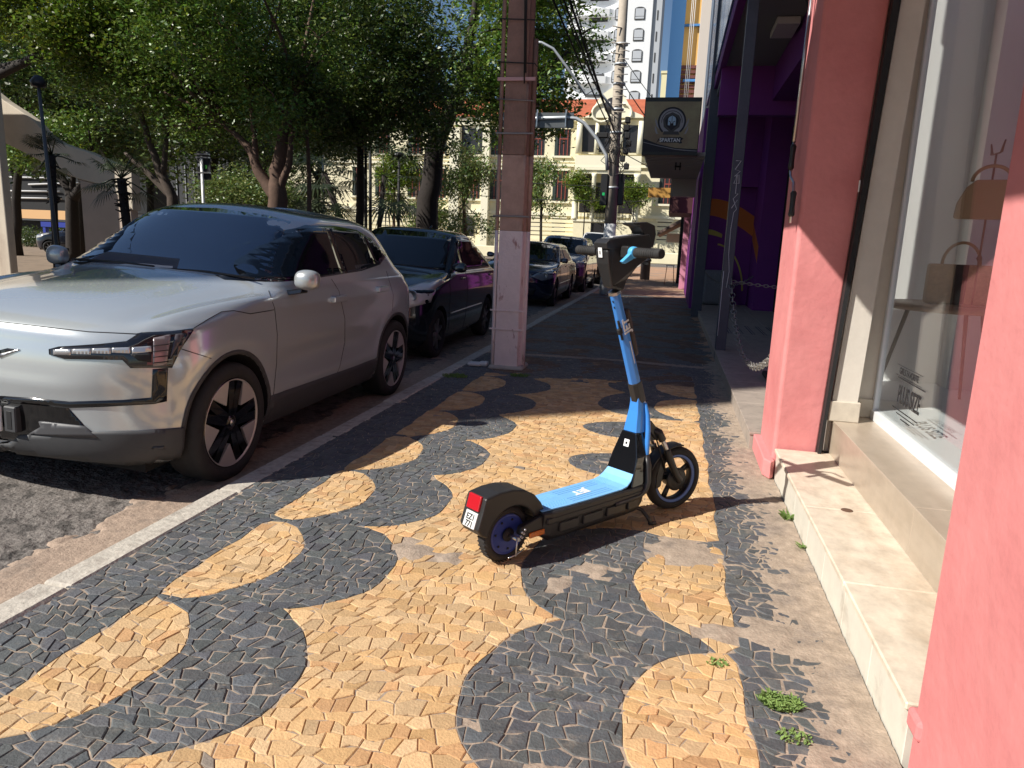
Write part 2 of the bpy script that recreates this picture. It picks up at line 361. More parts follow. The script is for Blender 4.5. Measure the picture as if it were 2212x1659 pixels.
# small sprigs of grass and weeds
m_weed = mat('weed_green', (0.22, 0.33, 0.09), 0.7, trans=0.3, var=0.3, scale=40)
def weed(x, y, z, r, n, h, label, seed):
    g = random.Random(seed); b = MB()
    for i in range(n):
        a = g.random() * 2 * PI; d = r * math.sqrt(g.random()); px, py = x + d * math.cos(a), y + d * math.sin(a) * .7; hh = h * (0.4 + g.random()); a2 = g.random() * 2 * PI; dx, dy = math.cos(a2), math.sin(a2); w = 0.0015 + 0.002 * g.random(); hh *= .8
        pts = [(px - dy * w, py + dx * w, z), (px + dy * w, py - dx * w, z), (px + dx * hh * .5 + dy * w * 1.5, py + dy * hh * .5 - dx * w * 1.5, z + hh * .6), (px + dx * hh, py + dy * hh, z + hh * .75), (px + dx * hh * .5 - dy * w * 1.5, py + dy * hh * .5 + dx * w * 1.5, z + hh * .6)]
        b.add(pts, [(0, 1, 2, 3, 4)])
    o = b.build('weed', m_weed); tag(o, label, 'weed', 'weeds growing out of the pavement')
weed(0.435, 2.08, 0.0, 0.062, 340, 0.022, 'largest bright green weed tuft among the black stones in front of the marble step', 1)
weed(0.45, 1.93, 0.0, 0.05, 110, 0.011, 'thin dry weed tuft just nearer than the largest tuft, beside the marble step', 2)
weed(0.695, 3.70, 0.0, 0.025, 30, 0.06, 'leafy weed at the foot of the marble step, close to the scooter shadow', 3)
weed(0.705, 3.34, 0.0, 0.015, 22, 0.03, 'tiny weed at the foot of the middle of the marble step', 4)
weed(0.26, 2.25, 0.0, 0.035, 60, 0.01, 'dry brown green moss tuft in the yellow lens of the mosaic', 5)
weed(-1.42, 7.05, 0.0, 0.10, 160, 0.03, 'flat weed patch at the right foot of the brown utility pole', 6)
weed(-2.02, 6.75, 0.0, 0.13, 260, 0.03, 'flat grass patch by the kerb left of the brown utility pole', 7)
# ------------------------------------------------------------------ pink shop (right)
m_pink = mat('pink_plaster', (0.66, 0.24, 0.235), 0.8, var=0.10, scale=3, bump=0.4, bscale=18, col2=(0.58, 0.185, 0.185), c2scale=2.2, c2lo=0.45, c2hi=0.75, detail=12)
m_cream = mat('cream_plaster', (0.62, 0.57, 0.50), 0.8, var=0.08, scale=6, bump=0.12, bscale=30)
m_marble = mat('marble', (0.68, 0.59, 0.47), 0.4, var=0.22, scale=11, col2=(0.43, 0.33, 0.235), c2scale=4.2, c2lo=0.45, c2hi=0.75, bump=0.06, bscale=60, streak=(1, .5, 1))
m_riser = mat('white_riser_tile', (0.66, 0.62, 0.53), 0.5, var=0.08, scale=12, col2=(0.38, 0.33, 0.26), c2scale=5, c2lo=0.55, c2hi=0.8)
m_tile = mat('beige_tile', (0.43, 0.355, 0.275), 0.3, var=0.10, scale=14, streak=(1, .15, 1), col2=(0.37, 0.30, 0.225), c2scale=14, c2lo=0.4, c2hi=0.7)
m_inner = mat('display_wall', (0.88, 0.87, 0.84), 0.7)
m_floorw = mat('white_floor', (0.75, 0.76, 0.76), 0.35)
SHOP = empty('shop_building', (1.2, 3, 0), label='pink painted clothes shop with a display window at the right', cat='shop building')
def shp(mb, name, m, bev=0): 
    o = mb.build(name, m, None, bev); o.parent = SHOP; o.matrix_parent_inverse = SHOP.matrix_world.inverted() if False else Matrix.Translation((-1.2, -3, 0)); return o
b = MB(); poly = [(0.665, 4.52), (0.69, 4.44), (0.72, 4.42), (1.0, 4.42), (1.0, 5.0), (0.69, 5.0)]
# far pillar: narrow left face, splayed front face that widens upwards
vs = []
for z, xr in ((0.0, 0.948), (0.6, 0.968), (3.9, 1.075)):
    vs += [(0.705, 4.47, z), (0.72, 4.455, z), (xr, 4.455, z), (xr, 5.02, z), (0.705, 5.02, z)]
fs = []
for k in range(2):
    for i in range(5): fs.append((k * 5 + i, k * 5 + (i + 1) % 5, (k + 1) * 5 + (i + 1) % 5, (k + 1) * 5 + i))
fs += [(0, 1, 2, 3, 4)[::-1], (10, 11, 12, 13, 14)]
b.add(vs, fs)
shp(b, 'pillar', m_pink, 0.008)
b = MB(); b.prism([(0.655, 4.44), (0.69, 4.36), (0.716, 4.40), (0.716, 5.03), (0.66, 5.03)], 0.0, 0.11)
shp(b, 'pillar_base', m_pink, 0.008)
b = MB(); b.bbox(0.722, 2.2, 0.2, 1.86, -0.01, 3.9, 0.012); shp(b, 'pillar', m_pink)
b = MB(); b.bbox(0.710, 0.79, 1.80, 1.885, 0.13, 0.187, 0.012, seg=2); shp(b, 'pillar_base', m_pink)
b = MB()
vs = [(0.952, 4.39, 0.17), (0.970, 4.39, 0.17), (0.970, 4.45, 0.17), (0.952, 4.45, 0.17), (1.078, 4.39, 3.9), (1.125, 4.39, 3.9), (1.125, 4.45, 3.9), (1.078, 4.45, 3.9)]
b.add(vs, [(0, 3, 2, 1), (4, 5, 6, 7), (0, 1, 5, 4), (1, 2, 6, 5), (2, 3, 7, 6), (3, 0, 4, 7)])
shp(b, 'door_track', M['dark'])
b = MB(); b.box(0.97, 1.30, 4.60, 5.0, 0.1, 3.9); b.add([(1.0, 4.42, .505), (1.14, 4.42, .505), (1.14, 4.62, .505), (1.0, 4.62, .505), (1.13, 4.42, 3.9), (1.235, 4.42, 3.9), (1.235, 4.62, 3.9), (1.13, 4.62, 3.9)], [(0, 3, 2, 1), (4, 5, 6, 7), (0, 1, 5, 4), (1, 2, 6, 5), (2, 3, 7, 6), (3, 0, 4, 7)])
b.box(1.0, 1.035, 4.475, 4.6, 0.18, 3.9)
shp(b, 'side_wall', m_cream)
b = MB(); b.bbox(0.985, 1.155, 4.40, 4.6, 0.385, 0.505, 0.004); b.bbox(1.165, 1.275, 4.575, 4.61, 0.385, 0.5, 0.004); shp(b, 'skirting', mat('skirting_marble', (0.55, 0.49, 0.40), 0.5, var=.2, scale=8))
# steps
b = MB(); yj = [1.9, 2.62, 3.42, 4.43]
for y0, y1 in zip(yj[:-1], yj[1:]): b.bbox(0.712, 1.04, y0 + .0015, y1 - .0015, 0.155, 0.18, 0.005)
o = shp(b, 'marble_step', m_marble)
b = MB(); y = 1.9
while y < 4.4: L = 0.36; b.bbox(0.724, 0.75, y + .0015, min(y + L, 4.43) - .0015, -0.02, 0.154, 0.002); y += L
b.box(0.75, 1.03, 1.9, 4.43, -0.02, 0.153)
shp(b, 'step_riser', m_riser)
b = MB(); 
for y0, y1 in ((1.86, 2.95), (2.95, 4.6)): b.bbox(1.018, 1.30, y0 + .001, y1 - .001, 0.365, 0.385, 0.002); b.bbox(1.022, 1.05, y0 + .001, y1 - .001, 0.181, 0.364, 0.001)
b.box(1.04, 1.3, 1.87, 4.59, 0.17, 0.364)
shp(b, 'tiled_ledge', m_tile)
b = MB(); b.lathe([(0, 0.182), (0.02, 0.1835), (0.026, 0.1815), (0.027, 0.18)], 20, M=T(0.90, 3.42, 0)); shp(b, 'drain_cap', mat('rusty_cap', (0.16, 0.09, 0.06), 0.7, 0.4, var=.4, scale=60))
# display room
b = MB(); b.box(1.26, 2.75, 1.87, 6.45, 0.10, 0.44); shp(b, 'display_floor', m_floorw)
b = MB(); b.box(2.5, 2.6, 1.86, 6.0, 0.44, 3.5); b.box(1.30, 2.5, 5.75, 5.85, 0.44, 3.5); b.box(2.0, 2.2, 5.55, 5.75, 0.44, 3.5); shp(b, 'display_wall', m_inner)
b = MB(); b.box(0.69, 1.32, 0.2, 5.02, 3.9, 4.5); shp(b, 'upper_wall', m_pink)
# window frame and glass
mf = mat('window_frame', (0.74, 0.76, 0.80), 0.4)
b = MB(); b.bbox(1.268, 1.30, 1.86, 4.60, 0.386, 0.43, 0.004); b.bbox(1.268, 1.30, 4.562, 4.598, 0.43, 3.88, 0.004); fr = shp(b, 'window_frame', mf)
b = MB(); b.box(1.282, 1.288, 1.865, 4.565, 0.43, 3.88); gl = b.build('window_pane', glassmat('shop_glass', (0.93, 0.95, 0.95), 1.52)); gl.parent = fr
# lettering on the glass
def letter(txt, size, y, z, sx, m, nm='lettering', bold=0.0):
    v, f = text_mesh(txt, size, 0.0006, sx, bold); bb = MB(); bb.add([(1.2805 - p[2], y - p[0], z + p[1]) for p in v], f); o = bb.build(nm, m); o.parent = fr; return o
letter('PLUS SIZE', 0.135, 4.02, 0.615, 0.62, M['dark'], bold=0.002)
letter('GIRLS FAVORITE', 0.05, 4.07, 0.74, 0.85, M['dark'])
bb = MB()
for y0, y1, z in ((3.80, 4.24, 0.700), (3.84, 4.26, 0.53), (3.88, 4.18, 0.51), (3.95, 4.1, 0.49)): bb.box(1.2797, 1.2806, y0, y1, z, z + .006)
for y0, y1 in ((3.86, 4.28),):
    for z in (.712, .768): bb.box(1.2797, 1.2806, y0, y1, z, z + .002)
o = bb.build('lettering_rule', M['dark']); o.parent = fr
# switch plate
b = MB(); b.bbox(0.998, 1.015, 4.447, 4.456, 1.70, 1.765, 0.003); shp(b, 'switch_plate', M['white'])
# awning above the shop, out of the frame; its shadow crosses the pillars
aw = empty('awning', (0.7, 1.5, 3.5), label='retractable fabric awning over the pink shop front', cat='awning')
b = MB(); b.add([(0.0, -2.7, 0.25), (0.0, 2.75, 0.25), (-1.40, 2.75, -0.38), (-1.40, -2.7, -0.38)], [(0, 1, 2, 3)]); o = b.build('canopy', mat('awning_fabric', (0.35, 0.1, 0.1), 0.8), aw)
b = MB(); b.box(-1.42, -1.36, -2.75, 2.8, -0.44, -0.36); b.build('front_bar', M['white'], aw)
b = MB(); b.tube([(0, 2.5, 0.1), (-1.36, 2.5, -0.40)], 0.02); b.tube([(0, -2.5, 0.1), (-1.36, -2.5, -0.40)], 0.02); b.build('arm', M['white'], aw)
# crank rod hanging on the pillar
ck = empty('awning_crank', (0.68, 4.6, 2.9), label='steel awning crank rod with black grips hanging on the far pink pillar', cat='crank')
ck_pts = [(0.685, 4.76, 3.05), (0.665, 4.70, 2.0)]
def rel(pts, o): return [(p[0] - o[0], p[1] - o[1], p[2] - o[2]) for p in pts]
ko = (0.68, 4.6, 2.9)
b = MB(); b.tube(rel(ck_pts, ko), 0.011, 10); b.tube(rel([(0.665, 4.70, 2.0), (0.662, 4.69, 1.83), (0.658, 4.62, 1.79), (0.664, 4.52, 1.75), (0.664, 4.49, 1.68), (0.662, 4.48, 1.52)], ko), 0.008, 8); b.build('rod', M['steel'], ck)
for pa, pb_ in (((0.665, 4.70, 1.985), (0.662, 4.69, 1.84)), ((0.664, 4.49, 1.70), (0.663, 4.48, 1.555))):
    b = MB(); pa, pb_ = Vector(pa), Vector(pb_); ps = [pa.lerp(pb_, t) for t in (0, .08, .3, .7, .92, 1)]; b.tube(rel(ps, ko), [0.012, .018, .015, .015, .018, .012], 12); b.build('grip', M['black'], ck)
b = MB(); b.bbox(0.62, 0.78, 4.42, 4.74, 3.0, 3.10, 0.01); b2 = MB(); b2.v = rel(b.v, ko); b2.f, b2.m, b2.sm = b.f, b.m, b.sm; b2.tube(rel([(0.70, 4.36, 3.02), (0.70, 4.36, 2.93), (0.715, 4.38, 2.90), (0.73, 4.4, 2.94)], ko), 0.008, 8); b2.build('gear_box', M['dark'], ck)
# display table and bags
m_wood = mat('table_wood', (0.22, 0.12, 0.075), 0.5, var=.2, scale=10, streak=(1, 6, 1))
TX, TY = 1.72, 4.87
tb = empty('display_table', (TX, TY, 0.44), label='round brown side table with thin splayed legs in the shop window', cat='table')
b = MB(); b.lathe([(0, .60), (0.36, 0.60), (0.385, 0.612), (0.385, 0.628), (0.37, 0.64), (0, 0.64)], 48); b.build('tabletop', m_wood, tb)
for k in range(3):
    a = 0.9 + k * 2 * PI / 3; b = MB(); b.tube([(0.24 * math.cos(a), 0.24 * math.sin(a), 0.6), (0.37 * math.cos(a), 0.37 * math.sin(a), 0.0)], [0.014, 0.009], 8); b.build('leg', mat('table_leg', (0.06, 0.05, 0.05), 0.5), tb)
m_str = mat('woven_straw', (0.45, 0.28, 0.16), 0.8, var=.3, scale=60, bump=0.6, bscale=120)
m_lea = mat('tan_leather', (0.42, 0.24, 0.13), 0.55)
bg = empty('box_bag', (TX, TY - 0.02, 1.081), rz=-.15, label='woven straw box handbag with a dark clasp standing on the display table', cat='handbag')
b = MB(); b.bbox(-0.17, 0.17, -0.055, 0.055, 0.0, 0.24, 0.015, seg=3); b.build('body', m_str, bg)
b = MB(); b.bbox(-0.035, 0.035, -0.06, -0.05, 0.0, 0.24, 0.003); b.bbox(-0.02, 0.02, -0.066, -0.06, 0.14, 0.18, 0.003); b.build('clasp', mat('bag_clasp', (0.05, 0.025, 0.02), 0.5), bg)
b = MB(); hp = [(0.10 * math.cos(t), 0, 0.24 + 0.13 * math.sin(t)) for t in np.linspace(0, PI, 16)]; b.tube(hp, 0.009, 8); b.build('handle', m_lea, bg)
st_ = empty('bag_stand', (TX + .02, TY - 0.22, 1.081), label='thin dark metal stand holding a handbag above the display table', cat='stand')
b = MB(); b.lathe([(0, 0), (.07, 0), (.07, .008), (0, .01)], 20); b.tube([(0, 0, 0), (0, 0, 0.86)], 0.006, 8); b.lathe([(0.006, .26), (.016, .28), (.006, .30)], 12); b.build('pole', m_wood, st_)
b = MB(); b.tube([(0, -.07, 0.86), (0, -.09, .92), (0, -.05, .86), (0, .05, .86), (0, .09, .92), (0, .07, 0.86)], 0.005, 6); b.build('hook', m_wood, st_)
hb = empty('hanging_bag', (TX + .02, TY - 0.22, 1.56), rz=-.3, label='tan leather half moon handbag hanging from the stand in the shop window', cat='handbag')
prof = [(-0.22, 0.0), (-0.20, -0.012), (0.20, -0.012), (0.22, 0.0), (0.21, 0.10), (0.16, 0.21), (0.10, 0.26), (-0.10, 0.26), (-0.16, 0.21), (-0.21, 0.10)]
prof = [(p[0] * .74, p[1] * .8 + .03) for p in prof]; b = MB(); b.prism([(p[0], p[1]) for p in prof], -0.03, 0.03, M=Matrix(((1, 0, 0, 0), (0, 0, 1, 0), (0, 1, 0, 0), (0, 0, 0, 1)))); b.build('body', m_lea, hb, 0.008)
b = MB(); b.tube([(0.095 * math.cos(t), 0, 0.23 + 0.085 * math.sin(t)) for t in np.linspace(0, PI, 16)], 0.010, 8); b.build('handle', m_lea, hb)
# ------------------------------------------------------------------ purple building
m_pur = mat('purple_paint', (0.19, 0.022, 0.22), 0.7, var=0.06, scale=4)
m_ora = mat('orange_paint', (0.65, 0.17, 0.03), 0.7)
m_yl = mat('yellow_paint', (0.6, 0.48, 0.10), 0.7)
m_cei = mat('soffit_grey', (0.24, 0.235, 0.22), 0.8)
m_post = mat('post_paint', (0.075, 0.078, 0.10), 0.5, var=.15, scale=6)
PB = empty('purple_building', (1.5, 12, 0), label='purple painted bar front with orange and yellow mural bands and recessed porch', cat='building')
def pb(mb, name, m, bev=0): o = mb.build(name, m, None, bev); o.parent = PB; o.matrix_parent_inverse = Matrix.Translation((-1.5, -12, 0)); return o
b = MB(); b.box(0.60, 1.78, 17.3, 17.6, 0.0, 4.4); b.box(1.78, 2.10, 15.9, 17.6, 0.0, 4.9); b.box(2.10, 2.4, 15.9, 17.6, 0, 4.9)
b.box(1.46, 2.35, 5.2, 13.3, 3.85, 4.40); b.box(0.60, 1.9, 13.3, 13.5, 3.62, 4.40); b.box(0.56, 0.66, 6.2, 17.3, 4.38, 4.60); b.box(0.5, 0.66, 17.05, 23.5, 0, 4.4); b.box(2.35, 2.6, 5.0, 16, 0.0, 4.5); b.box(1.35, 1.78, 17.12, 17.29, 2.75, 4.4)
pb(b, 'wall', m_pur)
b = MB(); b.box(0.62, 2.5, 6.2, 13.3, 4.40, 4.5); b.box(0.62, 2.4, 13.5, 17.3, 4.25, 4.35); b.box(0.8, 1.25, 14.4, 15.6, 4.17, 4.24); pb(b, 'soffit', m_cei)
b = MB(); b.bbox(1.12, 1.42, 10.6, 11.3, 4.3, 4.39, .01); pb(b, 'light_panel', mat('panel_white', (0.6, 0.56, 0.5), .5))
b = MB(); b.box(0.58, 3.2, 5.0, 23, 4.6, 13); pb(b, 'upper_wall', mat('upper_wall', (0.16, 0.2, 0.26), 0.6))
b = MB()
for yy in np.arange(6.3, 17.2, 1.35): b.box(0.54, 0.575, yy, yy + 1.28, 4.68, 7.8)
pb(b, 'upper_glazing', mat('blue_glazing', (0.10, 0.17, 0.26), 0.12, 0.0, spec=0.9))
def band(pts_lo, pts_hi, m, name='mural_band'):
    n = len(pts_lo); vs = [(p[0], 17.29, p[1]) for p in pts_lo] + [(p[0], 17.29, p[1]) for p in pts_hi]
    b = MB(); b.add(vs, [(i, i + 1, n + i + 1, n + i) for i in range(n - 1)]); return pb(b, name, m)
xs = np.linspace(0.60, 1.779, 24)
band([(x, 2.12 - 0.42 * max(0, (x - .75)) ** 1.8) for x in xs], [(x, 2.49 - 0.42 * max(0, (x - .85)) ** 1.8) for x in xs], m_ora)
band([(x, 1.72 - 0.25 * ((x - .6)) ** 1.5) for x in xs[:11]], [(x, 1.78 - 0.20 * ((x - .6)) ** 1.5 + .05 * math.sin((x - .6) * 6)) for x in xs[:11]], m_yl)
an = np.linspace(0.05, 1.45, 20); band([(1.0 + 0.66 * math.sin(t), 0.3 + 1.16 * math.cos(t)) for t in an], [(1.0 + .70 * math.sin(t), 0.3 + 1.20 * math.cos(t)) for t in an], m_yl)
an = np.linspace(0.0, 1.2, 12); band([(1.36 + .05 * math.sin(t * 1.3), 2.9 + 1.0 * t) for t in an], [(1.40 + .05 * math.sin(t * 1.3), 2.9 + 1.0 * t) for t in an], m_yl)
vs = [(1.7795, 15.92, 1.45), (1.7795, 17.28, 1.95), (1.7795, 17.28, 1.6), (1.7795, 15.92, 1.1)]; b = MB(); b.add(vs, [(0, 1, 2, 3)]); pb(b, 'mural_band', m_ora)
# black folding gate and pale panel
b = MB(); b.box(2.22, 2.34, 8.5, 15.9, 0.12, 3.85)
for k in range(46): b.box(2.19, 2.22, 8.6 + k * .16, 8.66 + k * .16, 0.12, 3.85)
pb(b, 'folding_gate', M['dark'])
b = MB(); b.box(2.15, 2.20, 12.2, 14.9, 1.25, 3.0); pb(b, 'pale_panel', mat('pale_panel', (0.4, 0.42, 0.42), .6))
# porch floor of flat tiles
m_pt = mat('porch_tile', (0.36, 0.30, 0.25), 0.6, var=.15, scale=5, col2=(.25, .21, .18), c2scale=8, c2lo=.5, c2hi=.7)
b = MB(); y = 5.03
while y < 17.2:
    x = 0.63
    while x < 2.2: b.bbox(x + .002, min(x + .5, 2.3) - .002, y + .002, min(y + .5, 17.29) - .002, 0.10, 0.121 , 0.003); x += .5
    y += .5
b.box(0.64, 2.3, 5.04, 17.28, -0.02, 0.099)
pb(b, 'porch_floor', m_pt)
b = MB(); b.bbox(1.0, 2.1, 7.1, 7.5, 0.122, 0.17, .01); pb(b, 'door_sill', M['dark'])
b = MB()
for k in range(7):
    b.box(0.95 + k * .17, 0.965 + k * .17, 11.2, 12.4, 0.1225, 0.124, M=None)
    b.box(0.99 + k * .17, 1.0 + k * .17, 11.2, 12.4, 0.1225, 0.124)
pb(b, 'floor_stripes', mat('stripe_ink', (0.02, 0.03, 0.06), .6))
b = MB(); b.bbox(0.72, 1.40, 16.7, 17.2, 0.122, 0.9, 0.12, seg=4); o = b.build('stone_planter', mat('terrazzo', (0.22, 0.22, 0.23), 0.7, var=.5, scale=60)); tag(o, 'grey speckled stone planter block against the purple mural wall', 'planter')
# two steel posts of the porch
def post(x, y, h, w, label):
    t = empty('porch_post', (x, y, 0), label=label, cat='post', group='steel posts of the purple porch')
    b = MB(); b.bbox(-w, w, -w * 1.1, w * 1.1, 0.0, h, 0.006); b.build('shaft', m_post, t); return t
p2 = post(0.70, 9.25, 5.2, 0.062, 'near dark grey steel post with white scratched graffiti beside the step')
post(0.60, 15.1, 6.4, 0.10, 'farther dark blue grey steel post at the left end of the purple porch')
b = MB(); g = random.Random(2)
def zl(pts, w=0.004): b.tube([(p[0], -0.0695, p[1]) for p in pts], w, 4, sm=False)
zz = [(-.03, 2.40), (.03, 2.40), (-.03, 2.30), (.03, 2.28), (-.03, 2.22), (.02, 2.24), (.03, 2.14), (-.03, 2.14), (0.0, 2.24), (0, 2.02), (.03, 2.02), (-.02, 1.96), (.03, 1.84), (.03, 1.95), (-.03, 1.85)]
zl(zz); zl([(.03, 1.84), (0.0, 1.80), (-.015, 1.6), (-.01, 1.3), (.015, 1.1), (.0, 0.9)], .003)
b.build('graffiti', M['white'], p2)
b = MB(); b.tube([(-0.05, -.075, z) for z in np.linspace(0.3, 1.1, 6)], .004, 6); b.build('cable', M['white'], p2)
# chain hung between post and pillar
def chain(name, P, Q, sag, label, n=46):
    b = MB(); P, Q = Vector(P), Vector(Q)
    for k in range(n):
        t = (k + .5) / n; p = P.lerp(Q, t) - Vector((0, 0, sag * 4 * t * (1 - t))); q = P.lerp(Q, min(1, t + .02)) - Vector((0, 0, sag * 4 * min(1, t + .02) * (1 - min(1, t + .02)))); d = (q - p).normalized()
        x = d.cross(Vector((0, 0, 1))).normalized(); y = x.cross(d).normalized(); side = x if k % 2 else y
        L = (Q - P).length / n * 0.85; ring = [p + d * (L * .5 * math.cos(a)) * 1.6 + side * (L * .42 * math.sin(a)) for a in np.linspace(0, 2 * PI, 11)]
        b.tube(ring, 0.0055, 5, cap=False)
    o = b.build(name, mat('chain_steel', (0.35, 0.33, 0.30), 0.45, 0.6)); tag(o, label, 'chain', 'chains across the purple porch'); return o
chain('chain', (0.75, 9.2, 1.0), (0.80, 5.05, 0.78), 0.55, 'steel chain sagging from the near porch post to the pink pillar')
chain('chain', (0.76, 9.2, 0.98), (2.2, 9.3, 0.95), 0.04, 'steel chain stretched level across the porch behind the near post', 30)
chain('chain', (0.66, 15.0, 0.95), (1.7, 15.6, 0.85), 0.25, 'dark chain hanging from the farther porch post in front of the stone planter', 24)
# small cable loops over the porch
cb = MB(); cb2 = MB(); cb.tube([(0.60, 11.5, 4.98), (0.68, 11, 4.85), (0.8, 10.2, 4.55), (1.0, 9.8, 4.45), (1.1, 9.6, 4.6), (1.2, 9.6, 4.8)], 0.012, 6); cb2.tube([(1.2, 8.5, 4.3), (1.15, 8.5, 4.0), (1.2, 8.4, 3.75), (1.35, 8.3, 3.75), (1.5, 8.3, 3.95)], 0.01, 6); o = cb.build('hanging_cable', M['dark']); tag(o, 'loose black cable hanging between the porch posts under the soffit', 'cable'); o = cb2.build('hanging_cable', M['dark']); tag(o, 'short loop of black cable by the pale light panel of the porch', 'cable')
# ------------------------------------------------------------------ hanging shop sign with helmet emblem
SG = empty('shop_sign', (-0.16, 13.0, 3.4), label='dark framed olive shop sign with a grey helmet emblem over the pavement', cat='sign')
m_ol = mat('sign_olive', (0.42, 0.36, 0.19), 0.5, col2=(0.27, 0.19, 0.11), c2scale=.9, c2lo=.4, c2hi=.6)
def SB(): return MB()
b = SB(); b.bbox(-0.47, 0.47, 0, 0.25, -0.49, 0.45, 0.006); b.build('case', mat('sign_case', (0.03, 0.035, 0.03), .5), SG)
b = SB(); b.box(-0.455, 0.455, -0.004, 0, -0.44, 0.38); b.build('panel', m_ol, SG)
def disc(mb, pts, y, mi=0): mb.add([(p[0], y, p[1]) for p in pts], [tuple(range(len(pts)))], mi)
def ringp(mb, r0, r1, y, cx=0, cz=.06, a0=0, a1=2 * PI, mi=0, n=48):
    vs = []; 
    for k in range(n + 1):
        a = a0 + (a1 - a0) * k / n; vs += [(cx + r0 * math.sin(a), y, cz + r0 * math.cos(a)), (cx + r1 * math.sin(a), y, cz + r1 * math.cos(a))]
    mb.add(vs, [(2 * k, 2 * k + 1, 2 * k + 3, 2 * k + 2) for k in range(n)], mi)
me1 = mat('emblem_dark', (0.02, 0.018, 0.025), .6); me2 = mat('emblem_grey', (0.36, 0.35, 0.36), .6); me3 = mat('emblem_blue', (0.45, 0.62, 0.75), .5); me4 = mat('emblem_mid', (0.075, 0.07, 0.065), .6)
b = SB(); mats = [me1, me2, me3, me4, M['white']]
disc(b, [(-.455, -.22), (-.2, -.31), (.1, -.37), (.455, -.385), (.455, -.44), (-.455, -.44)], -.0045, 0)
disc(b, [(-.455, -.285), (-.2, -.345), (.1, -.40), (.3, -.415), (.455, -.42), (.455, -.412), (.1, -.39), (-.2, -.335), (-.455, -.277)], -.0055, 1)
disc(b, [(0.215 * math.sin(a), .06 + .215 * math.cos(a)) for a in np.linspace(0, 2 * PI, 40)[:-1]], -.0052, 1)
ringp(b, .205, .235, -.006, a0=-2.45, a1=2.45)
ringp(b, .165, .175, -.0062, a0=-1.7, a1=1.7)
disc(b, [(-.15, .09), (-.11, .16), (0, .21), (.11, .16), (.15, .09), (.13, -.03), (0, -.13), (-.13, -.03)], -.0064, 3)
disc(b, [(-.115, .08), (-.08, .13), (0, .165), (.08, .13), (.115, .08), (.09, -.01), (0, -.085), (-.09, -.01)], -.0068, 0)
# helmet
disc(b, [(-.065, .10), (-.05, .13), (0, .155), (.05, .13), (.065, .10), (.065, 0.0), (.03, -.005), (.028, .03), (.012, .045), (0, .02), (-.012, .045), (-.028, .03), (-.03, -.005), (-.065, 0)], -.0072, 2)
disc(b, [(-.055, .062), (-.05, .072), (-.012, .05), (-.02, .04)], -.0076, 0); disc(b, [(.055, .062), (.05, .072), (.012, .05), (.02, .04)], -.0076, 0); disc(b, [(-.004, .15), (.004, .15), (.004, .05), (-.004, .05)], -.0076, 0)
for s in (-1, 1):
    for (a, r) in ((.0, 0), (.12, -.0)):
        disc(b, [(s * .245, .05 - a), (s * .28, .12 - a), (s * .275, .04 - a), (s * .25, -.02 - a), (s * .20, -.07 - a * .6), (s * .225, -.01 - a)], -.0062, 1)
disc(b, [(-.14, -.155), (.14, -.155), (.12, -.10), (-.12, -.10)], -.0066, 3)
disc(b, [(-.24, -.30), (-.2, -.22), (-.16, -.21), (-.16, -.285), (.14, -.285), (.15, -.30), (.2, -.29), (.18, -.25), (.215, -.215), (.15, -.185), (.14, -.195), (-.155, -.20)], -.0068, 0)
b.build('emblem', mats, SG)
v, f = text_mesh('SPARTAN', 0.085, .0004, .95, .002); b = SB(); b.add([(p[0] - .01, -.0075 - p[2], p[1] - .245) for p in v], f); b.build('lettering', M['white'], SG)
# corrugated canopy and clutter behind the sign
t = empty('shop_canopy', (0, 14, 3), label='pale ribbed canopy behind the helmet sign', cat='canopy')
b = MB(); b.box(-0.60, 0.45, -0.7, 3.6, -0.06, 0.0); 
for k in range(16): b.box(-0.60, 0.45, -0.66 + k * .26, -0.64 + k * .26, -0.075, -0.06)
b.box(-.12, .45, 3.6, 4.0, -.45, 0); b.build('soffit', mat('canopy_white', (0.5, 0.46, 0.42), .6), t)
b = MB()
for s in (-.04, .04): b.box(s - .012, s + .012, .3, .33, -.2, -.06)
b.box(-.06, .06, .3, .33, -.15, -.12); b.build('hanger', M['dark'], t)
t = empty('shop_row', (0.9, 28, 0), label='row of dark shop fronts with pink pillar and brown awning farther along', cat='shop row')
b = MB(); b.box(-0.28, 3, -4.4, 20, 0, 3.6); b.build('wall', mat('row_wall', (0.12, 0.08, 0.07), .8, var=.4, scale=2), t)
b = MB(); b.box(-0.55, -0.2, -3.0, -2.5, 0, 2.7); b.build('pink_pillar', mat('row_pink', (0.62, 0.25, 0.36), .8), t)
b = MB(); b.box(-0.36, -0.2, -4.3, -4.1, 0, 2.4); b.build('pillar', M['dark'], t); b = MB(); b.box(-.62, -.45, 1, 1.3, 0, 3.4); b.build('pillar', M['dark'], t)
b = MB(); b.box(-1.05, 0.0, -6.5, -3.5, 2.35, 3.25); b.build('signboard', mat('dark_red_board', (0.06, 0.018, 0.016), .6), t)
b = MB(); b.add([(-1.5, 2, 1.95), (-0.3, 2, 2.7), (-0.3, 9, 2.7), (-1.5, 9, 1.95), (-1.5, 2, 1.85), (-.3, 2, 2.55), (-.3, 9, 2.55), (-1.5, 9, 1.85)], [(0, 1, 2, 3), (4, 5, 6, 7), (0, 1, 5, 4), (3, 2, 6, 7), (0, 3, 7, 4)]); b.build('awning', mat('brown_awning', (0.22, 0.15, 0.12), .8), t)
b = MB(); b.box(-1.75, -.5, -4.4, -4.36, 2.9, 3.2); b.build('signboard', mat('orange_board', (0.5, 0.27, 0.06), .6), t)
b = MB(); b.box(-1.15, -.55, 6, 6.05, 1.6, 2.0); b.build('signboard', M['white'], t)
